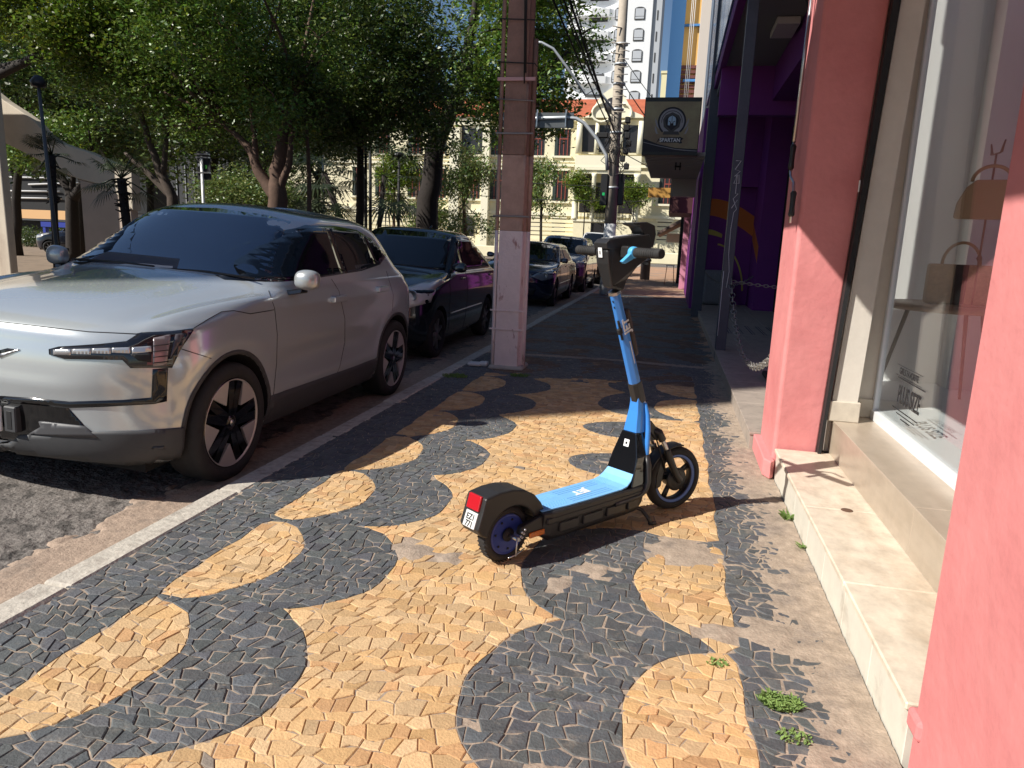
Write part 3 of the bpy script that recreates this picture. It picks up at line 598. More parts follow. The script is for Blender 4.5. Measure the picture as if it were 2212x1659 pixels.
# folding table, stools and bin far along the pavement
t = empty('bar_stool', (0.02, 27.5, 0), label='small wooden stool beside the far pink pillar', cat='stool')
b = MB(); b.bbox(-.16, .16, -.16, .16, .70, .73, .01); b.build('seat', M['white'], t)
for sx in (-1, 1):
    for sy in (-1, 1): b = MB(); b.tube([(sx * .12, sy * .12, .7), (sx * .17, sy * .17, 0)], .014, 6); b.build('leg', mat('stool_leg', (.5, .2, .12), .6), t)
t = empty('litter_bin', (-1.0, 31, 0), label='slim grey pavement bin with a domed lid farther along the pavement', cat='bin')
b = MB(); b.lathe([(0, 0), (.2, 0), (.2, .75), (.23, .76), (.23, .84), (.12, .93), (0, .95)], 20); b.build('body', mat('bin_grey', (.07, .07, .085), .5), t)
b = MB(); b.box(-.12, .12, -.24, -.2, .62, .72); b.build('slot', M['dark'], t)
# ------------------------------------------------------------------ electric scooter
m_blue = mat('scooter_blue', (0.045, 0.235, 0.66), 0.32, coat=0.4)
m_lblue = mat('deck_mat_blue', (0.19, 0.46, 0.80), 0.6, var=.06, scale=20)
m_wblue = mat('wheel_blue', (0.035, 0.06, 0.28), 0.4)
m_sblk = mat('scooter_black', (0.022, 0.021, 0.021), 0.42, var=.15, scale=20)
SCO = empty('electric_scooter', (-0.608, 2.809, 0), rz=math.atan2(.8, .6), label='sky blue and black electric kick scooter parked on the mosaic pavement', cat='scooter')
def mat3(x, y, z, o): return Matrix(((x[0], y[0], z[0], o[0]), (x[1], y[1], z[1], o[1]), (x[2], y[2], z[2], o[2]), (0, 0, 0, 1)))
SIDE = Matrix(((1, 0, 0, 0), (0, 0, 1, 0), (0, 1, 0, 0), (0, 0, 0, 1)))     # poly (a,z) extruded along y
WH = rot('X', PI / 2)                                                    # lathe axis -> y
def tyre(b, R, w, rr, Mx, mi=0):
    prof = [(rr, -w * .32), (rr + .004, -w * .42), (R - .030 * R / .17, -w * .5), (R - .008, -w * .40), (R, -w * .18), (R, w * .18), (R - .008, w * .40), (R - .030 * R / .17, w * .5), (rr + .004, w * .42), (rr, w * .32)]
    b.lathe(prof, 56, mi, Mx, close=True)
# rear wheel
Mr = T(0, 0, .125) @ WH
b = MB(); tyre(b, .125, .066, .088, Mr); 
for k in range(40):
    a = 2 * PI * k / 40
    for s in (-1, 1): b.box(-.003, .003, -.012 + s * .014, .006 + s * .014, .1235, .1262, M=T(0, 0, .125) @ rot('Y', a + s * .04))
rw = b.build('rear_wheel', [M['rubber']], SCO)
b = MB(); b.lathe([(0, -.024), (.03, -.024), (.034, -.030), (.078, -.026), (.088, -.031), (.091, -.024), (.091, .024), (.088, .031), (.078, .026), (0, .024)], 48, 0, Mr)
b.build('rim', m_wblue, rw)
for k in range(7):
    b = MB(); a = 2 * PI * k / 7 + .3; b.lathe([(0, -.001), (.0055, 0), (.005, .003), (0, .004)], 10, M=T(.066 * math.cos(a), -.027, .125 + .066 * math.sin(a)) @ rot('X', PI / 2)); b.build('hub_bolt', M['dark'], rw)
b = MB(); b.lathe([(0, .0), (.03, .0), (.03, .006), (.02, .012), (0, .014)], 24, M=T(0, -.03, .125) @ rot('X', PI / 2))
b.build('hub_motor_cap', M['dark'], rw)
# rear fender
prof = [(.185, .200), (.160, .245), (.12, .288), (.06, .322), (-.01, .336), (-.08, .336), (-.150, .325), (-.166, .268), (-.190, .196), (-.168, .165), (-.135, .150)]
arc = [(.137 * math.cos(t), .125 + .137 * math.sin(t)) for t in np.linspace(PI - .25, .42, 14)]
b = MB(); b.prism(prof + arc, -.063, .063, M=SIDE); fd = b.build('rear_fender', m_sblk, SCO, 0.012)
b = MB(); b.prism([(-.148, .328), (-.160, .328), (-.176, .268), (-.160, .262)], -.040, .040, M=SIDE); b.build('tail_light', mat('red_lens', (.45, .012, .02), .15, coat=.5), SCO, .004)
b = MB(); b.prism([(-.168, .258), (-.173, .258), (-.194, .195), (-.189, .193)], -.038, .038, M=SIDE); np_ = b.build('number_plate', mat('plate_grey', (.62, .63, .62), .5), SCO, .002)
nrm = Vector((-.063, 0, .021)).normalized(); nrm = Vector((-.949, 0, .316)); upv = Vector((.316, 0, .949)); xt = Vector((0, -1, 0))
for txt, z in (('EZ1', .010), ('771', -.019)):
    v, f = text_mesh(txt, .034, .0004, .95, .0006); b = MB(); c = Vector((-.1845, 0, .227)) + upv * z; b.add(v, f, M=mat3(xt, upv, nrm, c)); b.build('lettering', M['dark'], np_)
# swing arm, reflector, axle hardware
b = MB()
for s in (-1, 1):
    b.prism([(.02, .135), (.03, .168), (.13, .190), (.34, .195), (.40, .17), (.40, .075), (.26, .07), (.16, .095), (.05, .115)], s * .055, s * .085, M=SIDE)
b.build('swing_arm', m_sblk, SCO, .006)
b = MB(); b.bbox(.07, .16, -.092, -.086, .108, .133, .004); b.build('side_reflector', mat('amber_lens', (.6, .16, .01), .2, coat=.4), SCO)
b = MB(); b.tube([(0, -.03, .125), (0, -.10, .125)], .009, 12); b.tube([(-.01, -.10, .14), (-.012, -.103, .09), (-.012, -.1, .055)], .0035, 8); b.tube([(-.05, -.095, .055), (-.012, -.1, .06), (.04, -.095, .075)], .003, 8)
for k in range(6): b.lathe([(0, 0), (.006, 0), (.006, .008), (0, .01)], 8, M=T(.012 + .012 * (k % 2), -.088 - .004 * k, .118 + .01 * k) @ rot('X', PI / 2))
b.build('axle_hardware', M['steel'], SCO)
# deck body
b = MB(); sec = [(-.104, .170), (-.104, .196), (-.097, .203), (.097, .203), (.104, .196), (.104, .170), (.088, .085), (.070, .06), (-.070, .06), (-.088, .085)]
st_a = [(.15, .92, 0.0, .75), (.20, 1, 0, 1), (.72, 1, 0, 1), (.80, 1, 0.01, 1), (.835, .9, .03, .9)]
vs = []; fs = []; n = len(sec)
for (a, w, dz, hz) in st_a:
    for (y, z) in sec: vs.append((a, y * w, .203 + (z - .203) * hz + dz * 0.4))
for i in range(len(st_a) - 1):
    for k in range(n): fs.append((i * n + k, i * n + (k + 1) % n, (i + 1) * n + (k + 1) % n, (i + 1) * n + k))
fs += [tuple(range(n)), tuple((len(st_a) - 1) * n + k for k in range(n))]
b.add(vs, fs)
for y in (-.1,):
    for a0, a1 in ((.24, .36), (.39, .52), (.55, .68), (.70, .78)): b.bbox(a0, a1, y - .006, y + .01, .10, .145, .004)
b.bbox(.20, .80, .09, .105, .12, .165, .005); b.bbox(.16, .82, -.107, -.088, .150, .182, .006)
b.build('deck', m_sblk, SCO, .004)
# deck mat with ribs, curving up onto the foot plate
path = [(.155, .2045), (.30, .2045), (.50, .2045), (.66, .2055), (.70, .213), (.73, .232), (.755, .262), (.775, .305)]
wid = [.076, .089, .092, .092, .092, .088, .080, .070]
vs = []; fs = []
for (a, z), w in zip(path, wid): vs += [(a, -w, z), (a, w, z), (a - .003, -w, z + .006), (a - .003, w, z + .006)]
for i in range(len(path) - 1):
    o = 4 * i; fs += [(o + 2, o + 3, o + 7, o + 6), (o, o + 4, o + 5, o + 1), (o, o + 2, o + 6, o + 4), (o + 1, o + 5, o + 7, o + 3)]
fs += [(0, 1, 3, 2), (28, 30, 31, 29)]
b = MB(); b.add(vs, fs); dm = b.build('deck_mat', m_lblue, SCO)
b = MB()
def rib(a0, y0, a1, y1, zf, w=.0015):
    n = 6; P = [(a0 + (a1 - a0) * t, y0 + (y1 - y0) * t) for t in np.linspace(0, 1, n)]; b.tube([(p[0], p[1], zf(p[0])) for p in P], w, 4, sm=False)
def zf(a): return float(np.interp(a, [p[0] for p in path], [p[1] for p in path])) + .0062
for k in range(10):
    a = .165 + .016 * k; rib(a, -.068, a + .03, -.018, zf); rib(a, .068, a + .03, .018, zf)
for k in range(14):
    a = .655 + .0105 * k; rib(a, -.074 + .0005 * k, a - .035, -.012, zf); rib(a, .074 - .0005 * k, a - .035, .012, zf)
for y in (-.066, -.048, .048, .066, -.03, .03): rib(.35, y, .62, y, zf, .0012)
b.build('rib', mat('rib_blue', (.12, .34, .66), .6), dm)
v, f = text_mesh('JET', .062, .0006, 1.15, .0025); b = MB(); b.add(v, f, M=mat3((-1, 0, 0), (0, -1, 0), (0, 0, 1), (.47, 0, .2112))); b.build('lettering', M['white'], dm)
# neck panel
b = MB(); vs = [(.73, -.095, .20), (.73, .095, .20), (.795, .046, .455), (.795, -.046, .455), (.84, -.098, .19), (.84, .098, .19), (.86, .046, .455), (.86, -.046, .455), (.772, .080, .34), (.772, -.080, .34), (.85, -.08, .34), (.85, .08, .34)]
fs = [(0, 1, 8, 9), (9, 8, 2, 3), (4, 10, 11, 5), (10, 7, 6, 11), (0, 9, 10, 4), (9, 3, 7, 10), (1, 5, 11, 8), (8, 11, 6, 2), (3, 2, 6, 7), (0, 4, 5, 1)]
b.add(vs, fs); b.build('neck_panel', M['gloss_black'], SCO, .006)
Q = Vector((.7835, 0, .400)); un = Vector((.023, 0, .115)).normalized(); nn = Vector((-un.z, 0, un.x)); 
b = MB(); b.bbox(-.016, .016, -.018, .018, 0, .0016, .001, M=mat3((0, -1, 0), un, nn, Q + nn * .001)); b.bbox(-.006, .006, -.006, .006, .0016, .002, .0005, mi=1, M=mat3((0, -1, 0), un, nn, Q + nn * .001)); b.build('sticker', [M['white'], M['black']], SCO)
# side rails rising from deck to neck
b = MB()
for s in (-1, 1):
    b.tube([(.60, s * .099, .15), (.78, s * .099, .155), (.825, s * .099, .175), (.845, s * .098, .215), (.848, s * .09, .30), (.85, s * .075, .345)], [.014, .016, .018, .018, .017, .014], 12)
b.build('side_rail', m_sblk, SCO)
# blue neck base
b = MB(); vs = []; rows = [(.455, .800, .905, .050), (.50, .805, .900, .044), (.56, .815, .885, .036), (.60, .817, .878, .032), (.63, .815, .872, .031)]
for (z, a0, a1, w) in rows: vs += [(a0, -w * .8, z), (a0, w * .8, z), (a0 + .02, w, z), (a1 - .02, w, z), (a1, w * .7, z), (a1, -w * .7, z), (a1 - .02, -w, z), (a0 + .02, -w, z)]
fs = []
for i in range(len(rows) - 1):
    for k in range(8): fs.append((i * 8 + k, i * 8 + (k + 1) % 8, i * 8 + 8 + (k + 1) % 8, i * 8 + 8 + k))
fs += [tuple(range(8))[::-1], tuple(32 + k for k in range(8))]
b.add(vs, fs)
for s in (-1, 1): b.tube([(.862, s * .034, .60), (.872, s * .045, .54), (.868, s * .058, .47), (.858, s * .068, .40), (.852, s * .074, .335)], [.008, .013, .014, .014, .013], 10)
b.build('neck_base', m_blue, SCO, .003)
# stem
ax = Vector((.612 - .845, 0, 1.155 - .62)).normalized(); fx = Vector((ax.z, 0, -ax.x)); L = (Vector((.612, 0, 1.155)) - Vector((.845, 0, .62))).length
STM = mat3(fx, (0, 1, 0), ax, (.845, 0, .62))       # local x forward, y left, z up the stem
def stemsec(z, d, w, c=.35): return [(-d, -w * c, z), (-d, w * c, z), (-d * c, w, z), (d * c, w, z), (d, w * c, z), (d, -w * c, z), (d * c, -w, z), (-d * c, -w, z)]
def loft(b, secs, mi=0, M=None, cap=True):
    n = len(secs[0]); vs = [p for s in secs for p in s]; fs = []
    for i in range(len(secs) - 1):
        for k in range(n): fs.append((i * n + k, i * n + (k + 1) % n, (i + 1) * n + (k + 1) % n, (i + 1) * n + k))
    if cap: fs += [tuple(range(n))[::-1], tuple((len(secs) - 1) * n + k for k in range(n))]
    b.add(vs, fs, mi, False, M)
b = MB(); loft(b, [stemsec(.08, .031, .030), stemsec(L - .02, .026, .026)], M=STM); sm_ = b.build('stem', m_blue, SCO, .004)
b = MB(); loft(b, [stemsec(-.02, .0325, .032, .5), stemsec(.095, .0325, .032, .5)], M=STM); b.build('stem_collar', m_sblk, SCO, .003)
b = MB(); loft(b, [stemsec(L - .022, .0275, .0275, .5), stemsec(L - .008, .0275, .0275, .5)], M=STM); b.build('stem_ring', M['steel'], SCO)
v, f = text_mesh('JET', .060, .0005, .95, .002); b = MB(); b.add(v, f, M=STM @ mat3((0, 0, 1), (-1, 0, 0), (0, -1, 0), (0.002, -.0285, .40))); b.build('lettering', mat('reflective_white', (.75, .75, .72), .4), sm_)
b = MB(); b.bbox(-.003, .003, -.0292, -.028, .20, .32, .0008, M=STM); b.build('reflective_stripe', M['white'], sm_)
b = MB()
for z in (.50, .53): b.box(-.0285, -.0275, -.008, -.001, z, z + .009, M=STM)
b.bbox(-.045, -.02, -.02, .0, .37, .40, .004, M=STM); b.box(-.036, -.028, -.018, -.01, .34, .44, M=STM); b.build('cable_clip', M['dark'], sm_)
b = MB(); b.bbox(.026, .056, -.022, .022, .22, .47, .014, M=STM, seg=3); b.bbox(.026, .036, -.006, .006, .47, .50, .003, M=STM); b.build('lock_housing', mat('lock_brown', (.035, .024, .02), .5), SCO)
# fork and front wheel (steered slightly to the right)
FS = T(.95, 0, 0) @ rot('Z', rad(-13)) @ T(-.95, 0, 0)
hubc = (1.13, 0, .168)
Mf = FS @ T(*hubc) @ WH
b = MB(); tyre(b, .170, .068, .128, Mf); fw = b.build('front_wheel', M['rubber'], SCO)
b = MB(); b.lathe([(.116, -.020), (.130, -.026), (.131, -.02), (.131, .02), (.130, .026), (.116, .020)], 56, 0, Mf, close=True)
b.build('rim', mat('rim_blue', (.10, .17, .42), .35), fw)
b = MB()
for k in range(5):
    a = 2 * PI * k / 5 + .5
    for s in (-.09, .09): b.tube([(.03 * math.cos(a + s), 0, .03 * math.sin(a + s)), (.125 * math.cos(a + s * .9), 0, .125 * math.sin(a + s * .9))], [.010, .008], 6, M=FS @ T(*hubc))
b.lathe([(.112, -.018), (.126, -.022), (.126, .022), (.112, .018)], 48, 0, Mf, close=True)
b.build('spoke', M['black'], fw)
b = MB(); b.lathe([(0, -.04), (.035, -.04), (.048, -.03), (.048, .03), (.035, .04), (0, .04)], 32, 0, Mf); b.lathe([(.02, .033), (.062, .033), (.062, .036), (.02, .036)], 32, 0, Mf, close=True); b.build('brake_disc', M['black'], fw)
b = MB()
for s in (-1, 1):
    b.tube([(1.0, s * .05, .40), (1.035, s * .056, .335)], .012, 12, 1, M=FS)
    b.tube([(1.03, s * .056, .345), (1.055, s * .058, .29), (1.105, s * .06, .20), (1.13, s * .06, .168)], [.017, .02, .017, .02], 12, M=FS)
    b.lathe([(0, 0), (.016, 0), (.016, .012), (0, .014)], 16, M=FS @ T(1.13, s * .066, .168) @ rot('X', s * PI / -2 * -1))
    b.tube([(.955, s * .02, .452), (.98, s * .045, .435), (1.003, s * .05, .395)], [.02, .022, .02], 12, M=FS)
b.prism([(.88, .50), (.93, .50), (1.0, .425), (.985, .395), (.93, .40), (.88, .44)], -.042, .042, M=FS @ SIDE)
b.build('fork', [m_sblk, M['steel']], SCO, .002)
ff = [( .185 * math.cos(t), .168 + .185 * math.sin(t)) for t in np.linspace(1.4, 2.75, 18)]; fi = [(.178 * math.cos(t), .168 + .178 * math.sin(t)) for t in np.linspace(2.75, 1.4, 18)]
b = MB(); b.prism([(p[0] + 1.13, p[1]) for p in ff + fi], -.038, .038, M=FS @ SIDE)
b.prism([(1.0, .20), (1.02, .28), (1.06, .325), (1.03, .14), (1.0, .13)], -.034, -.028, M=FS @ SIDE); b.build('front_fender', m_sblk, SCO, .002)
b = MB(); b.tube([(.90, -.03, .46), (.955, -.05, .40), (.985, -.058, .33), (1.02, -.06, .26), (1.04, -.06, .22)], .004, 6); b.build('brake_cable', M['dark'], SCO); b = MB(); b.tube([(.89, .03, .47), (.97, .05, .38), (1.01, .055, .27)], .004, 6); b.build('brake_cable', M['dark'], SCO)
# head unit and handlebar
HS = T(.60, 0, 0) @ rot('Z', rad(-13)) @ T(-.60, 0, 0)
b = MB()
hp_ = [(.572, 1.165), (.638, 1.150), (.655, 1.20), (.700, 1.262), (.765, 1.305), (.772, 1.345), (.540, 1.345), (.525, 1.325), (.535, 1.27)]
secs = []
for y, s in ((-.048, .94), (-.042, 1), (.042, 1), (.048, .94)):
    secs.append([(.64 + (p[0] - .64) * s, y * (1 if p[1] > 1.22 else .72), 1.26 + (p[1] - 1.26) * s) for p in hp_])
loft(b, secs, M=HS)
b.prism([(.522, 1.335), (.515, 1.36), (.535, 1.378), (.75, 1.408), (.770, 1.37), (.765, 1.34)], -.050, .050, M=HS @ SIDE)
b.prism([(.735, 1.395), (.70, 1.438), (.665, 1.446), (.660, 1.455), (.74, 1.462), (.785, 1.448), (.795, 1.41), (.785, 1.35), (.765, 1.35)], -.042, .042, M=HS @ SIDE)
hd = b.build('head_unit', m_sblk, SCO, .005)
b = MB(); b.prism([(.545, 1.3805), (.730, 1.4065), (.729, 1.4095), (.545, 1.3835)], -.034, .034, M=HS @ SIDE); b.build('display', mat('display_glass', (.16, .17, .19), .12, coat=.5), hd, .002)
b = MB(); b.prism([(.575, 1.3885), (.66, 1.3995), (.66, 1.4015), (.575, 1.3905)], -.012, .012, M=HS @ SIDE); b.build('display_light', M['white'], hd)
b = MB(); b.bbox(-.015, .015, -.022, .022, 0, .002, .001, M=HS @ mat3((0, -1, 0), (-.15, 0, .99), (-.99, 0, -.15), (.5225, 0, 1.318))); b.bbox(-.004, .004, -.008, .008, .002, .0025, .0004, mi=1, M=HS @ mat3((0, -1, 0), (-.15, 0, .99), (-.99, 0, -.15), (.5225, 0, 1.318))); b.build('sticker', [M['white'], M['black']], hd)
b = MB(); b.tube([(.61, -.05, 1.325), (.61, -.14, 1.325)], .017, 16, M=HS); b.tube([(.61, .05, 1.325), (.61, .14, 1.325)], .017, 16, M=HS); b.bbox(.590, .635, -.105, -.052, 1.295, 1.352, .008, M=HS); b.build('handlebar', m_sblk, SCO)
for s in (-1, 1):
    b = MB(); b.tube([(.61, s * (.145 + t), 1.325) for t in (0, .004, .03, .10, .16, .168, .172)], [.018, .022, .0215, .0205, .0215, .021, .017], 20, M=HS)
    for k in range(9): b.tube([(.61, s * (.16 + .015 * k), 1.325), (.61, s * (.163 + .015 * k), 1.325)], .0222, 20, M=HS)
    b.build('grip', M['rubber'], SCO)
b = MB(); b.tube([(.61, -.112, 1.325), (.61, -.116, 1.325), (.61, -.138, 1.325), (.61, -.142, 1.325)], [.02, .026, .025, .02], 20, M=HS); b.prism([(.56, 1.275), (.60, 1.295), (.62, 1.31), (.60, 1.335), (.575, 1.31), (.545, 1.285)], -.139, -.115, M=HS @ SIDE); b.build('throttle', mat('throttle_blue', (.09, .42, .78), .4), SCO, .003)
b = MB(); b.tube([(.64, -.08, 1.34), (.69, -.13, 1.335), (.685, -.21, 1.325)], [.007, .006, .006], 8, M=HS); b.build('brake_lever', M['black'], SCO)
# kickstand
b = MB(); b.tube([(.74, -.045, .085), (.80, -.06, .085), (.835, -.085, .065), (.845, -.12, .03), (.85, -.135, .008)], [.010, .011, .010, .010, .010], 12); b.tube([(.84, -.13, .007), (.875, -.145, .007)], .010, 10); b.bbox(.70, .80, -.06, .0, .06, .09, .005); b.build('kickstand', m_sblk, SCO)
# ------------------------------------------------------------------ cars
def carpaint(name, col, metal=0.5, rough=0.32):
    return mat(name, col, rough, metal, coat=1.0, spec=.5)
m_glassb = mat('tinted_glass', (0.006, 0.008, 0.011), 0.03, spec=.6)
m_wind = mat('windscreen_glass', (0.010, 0.028, 0.075), 0.02, spec=1.0, coat=1.0)  # blue of the reflected sky is put into the base colour
m_wind.node_tree.nodes['Principled BSDF'].inputs['Coat IOR'].default_value = 1.9
m_liner = mat('wheel_well', (0.006, 0.006, 0.006), 0.95)
m_clad = mat('cladding', (0.05, 0.051, 0.054), 0.6, var=.1, scale=20)
def sl_interp(sl, z):
    zs = [s[0] for s in sl]; return [float(np.interp(z, zs, [s[k] for s in sl])) for k in range(1, len(sl[0]))]
def smooth_tab(sl, n=4):
    """densify slice table with monotone-ish catmull rom"""
    out = []
    A = [np.array(s, float) for s in sl]
    for i in range(len(A) - 1):
        p0 = A[max(i - 1, 0)]; p1 = A[i]; p2 = A[i + 1]; p3 = A[min(i + 2, len(A) - 1)]
        for k in range(n):
            t = k / n; q = 0.5 * (2 * p1 + (p2 - p0) * t + (2 * p0 - 5 * p1 + 4 * p2 - p3) * t * t + (3 * p1 - p0 - 3 * p2 + p3) * t ** 3)
            q[1:] = np.clip(q[1:], np.minimum(p1, p2)[1:] - .02, np.maximum(p1, p2)[1:] + .02); out.append(q)
    out.append(A[-1]); return out
# slice: z, yf, yr, w, Lf, nf, Lr, nr, crown (z rise of centre line)
def car_shell(sl, nseg=14):
    S_ = smooth_tab(sl, 5); rows = []
    ncap, nside = 26, 34
    for (z, yf, yr, w, Lf, nf, Lr, nr, cr) in S_:
        pts = []
        Lf = min(Lf, (yr - yf) / 2); Lr = min(Lr, (yr - yf) / 2)
        for k in range(ncap + 1):
            t = (PI / 2) * (k / ncap); x = w * math.sin(t) ** (2 / nf) if k else 0.0; y = yf + Lf - Lf * max(math.cos(t), 0) ** (2 / nf); pts.append((x, y))
        for k in range(1, nside): pts.append((w, yf + Lf + (yr - Lr - yf - Lf) * k / nside))
        for k in range(ncap + 1):
            t = (PI / 2) * (1 - k / ncap); x = w * math.sin(t) ** (2 / nr) if k < ncap else 0.0; y = yr - Lr + Lr * max(math.cos(t), 0) ** (2 / nr); pts.append((x, y))
        row = []
        for (x, y) in pts: row.append((x, y, z + cr * (1 - (x / max(w, .01)) ** 2)))
        for (x, y) in pts[-2:0:-1]: row.append((-x, y, z + cr * (1 - (x / max(w, .01)) ** 2)))
        rows.append(row)
    n = len(rows[0]); vs = [p for r_ in rows for p in r_]; fs = []
    for i in range(len(rows) - 1):
        for k in range(n): fs.append((i * n + k, i * n + (k + 1) % n, (i + 1) * n + (k + 1) % n, (i + 1) * n + k))
    # caps as strips between +x and -x halves
    half = n // 2
    for base, fl in ((0, True), ((len(rows) - 1) * n, False)):
        for k in range(half):
            a, b_, c_, d = base + k, base + k + 1, base + (n - k - 1) % n, base + (n - k) % n
            f = (a, b_, c_, d) if k > 0 else (a, b_, c_)
            if k == half - 1: f = (a, b_, d)
            fs.append(f if fl else f[::-1])
    return vs, fs
class Car:
    def __init__(s, name, loc, sl, paint, arches, label, cat, group=None, arch_r=.385, wcar=.9, clad=True, sculpt=None, tilt=2.5):
        s.Rm = Matrix.Rotation(rad(tilt), 3, 'Y'); pv = Vector((.88, 0, 0)); s.loc = Vector((loc[0], loc[1], -0.1)) + pv - s.Rm @ pv
        s.e = empty(name, s.loc, label=label, cat=cat, group=group); s.e.rotation_euler = (0, rad(tilt), 0); s.paint = paint
        vs, fs = car_shell(sl)
        if sculpt: vs = [sculpt(*v) for v in vs]
        o = mkobj('body', vs, fs, [paint, m_liner], s.e, True)
        bm = bmesh.new(); bm.from_mesh(o.data); bmesh.ops.recalc_face_normals(bm, faces=bm.faces[:]); bm.to_mesh(o.data)
        s.bvh = BVHTree.FromBMesh(bm); bm.free()
        for (ya, za) in arches:
            for sx in (-1, 1):
                cb_ = MB(); cb_.lathe([(0, -.22), (arch_r - .03, -.22), (arch_r, 0), (arch_r + .004, .4), (0, .4)], 40, 1, T(sx * (wcar - .06), ya, za) @ rot('Y', sx * PI / 2))
                co = cb_.build('cut', [paint, m_liner]); co.parent = s.e
                md = o.modifiers.new('b', 'BOOLEAN'); md.operation = 'DIFFERENCE'; md.solver = 'EXACT'; md.object = co
                try: md.material_mode = 'INDEX'
                except Exception: pass
                bpy.context.view_layer.update(); dg = bpy.context.evaluated_depsgraph_get(); me = bpy.data.meshes.new_from_object(o.evaluated_get(dg))
                o.modifiers.clear(); old = o.data; o.data = me; bpy.data.meshes.remove(old); bpy.data.objects.remove(co)
        o.data.name = 'body'; smooth_by_angle(o, 32); s.body = o
    def ray(s, p, d):
        h, nrm, i, dist = s.bvh.ray_cast(Vector(p), Vector(d).normalized())
        if h is None: h, nrm, i, dist = s.bvh.find_nearest(Vector(p) + Vector(d).normalized() * max(0.1, (s.bvh.find_nearest(Vector(p))[0] - Vector(p)).dot(Vector(d).normalized())))
        if nrm.dot(Vector(d)) > 0: nrm = -nrm
        return h, nrm
    def decal(s, name, P2, fn, m, off=.004, step=.06, mirror=False, parent=None, smooth=True):
        """P2: 2D outline; fn maps a 2D point to (origin, direction) in car space"""
        pts = [Vector(p) for p in P2]; bd = []
        for i in range(len(pts)):
            a, b_ = pts[i], pts[(i + 1) % len(pts)]; k = max(1, int((b_ - a).length / step))
            for j in range(k): bd.append(a.lerp(b_, j / k))
        nb = len(bd); xs = [p.x for p in bd]; ys = [p.y for p in bd]; inner = []
        for x in np.arange(min(xs) + step * .5, max(xs), step):
            for y in np.arange(min(ys) + step * .5, max(ys), step):
                inner.append(Vector((x + .0001, y)))
        ins = []
        for q in inner:
            c = False; j = nb - 1
            for i in range(nb):
                if ((bd[i].y > q.y) != (bd[j].y > q.y)) and (q.x < (bd[j].x - bd[i].x) * (q.y - bd[i].y) / (bd[j].y - bd[i].y + 1e-12) + bd[i].x): c = not c
                j = i
            if c and min((q - b_).length for b_ in bd) > step * .35: ins.append(q)
        V, E, F, *_ = delaunay_2d_cdt(bd + ins, [(i, (i + 1) % nb) for i in range(nb)], [list(range(nb))], 1, 1e-6)
        vs = []
        for q in V:
            o_, d = fn(q); h, nrm = s.ray(o_, d); vs.append(h + nrm * off)
        # rim skirt so the panel has a solid edge
        fs = [tuple(f) for f in F]
        cnt = {}
        for f in fs:
            for i in range(len(f)):
                e = (f[i], f[(i + 1) % len(f)]); cnt[e] = cnt.get(e, 0) + 1
        be = [e for e in cnt if (e[1], e[0]) not in cnt]
        inn = {}
        for e in be:
            for v in e:
                if v not in inn:
                    o_, d = fn(V[v]); h, nrm = s.ray(o_, d); inn[v] = len(vs); vs.append(h - nrm * .004)
        fs += [(e[1], e[0], inn[e[0]], inn[e[1]]) for e in be]
        out = []
        for sx in ((1, -1) if mirror else (1,)):
            o = mkobj(name, [(v[0] * sx, v[1], v[2]) for v in vs], fs if sx == 1 else [f[::-1] for f in fs], m, parent or s.e, smooth)
            bm = bmesh.new(); bm.from_mesh(o.data)
            for f in bm.faces: pass
            bm.to_mesh(o.data); bm.free()
            out.append(o)
        if len(out[0].data.polygons):
            pass
        return out
    def seam(s, name, P2, fn, m, w=.004, off=.001, mirror=False, step=.04):
        pts = []
        for i in range(len(P2) - 1):
            a, b_ = Vector(P2[i]), Vector(P2[i + 1]); k = max(1, int((b_ - a).length / step))
            for j in range(k + (1 if i == len(P2) - 2 else 0)): pts.append(a.lerp(b_, j / k))
        L = []
        for q in pts: o_, d = fn(q); h, nrm = s.ray(o_, d); L.append(h + nrm * off)
        for sx in ((1, -1) if mirror else (1,)): b = MB(); b.tube([(p[0] * sx, p[1], p[2]) for p in L], w, 5); o = b.build(name, m, s.e)
        return o
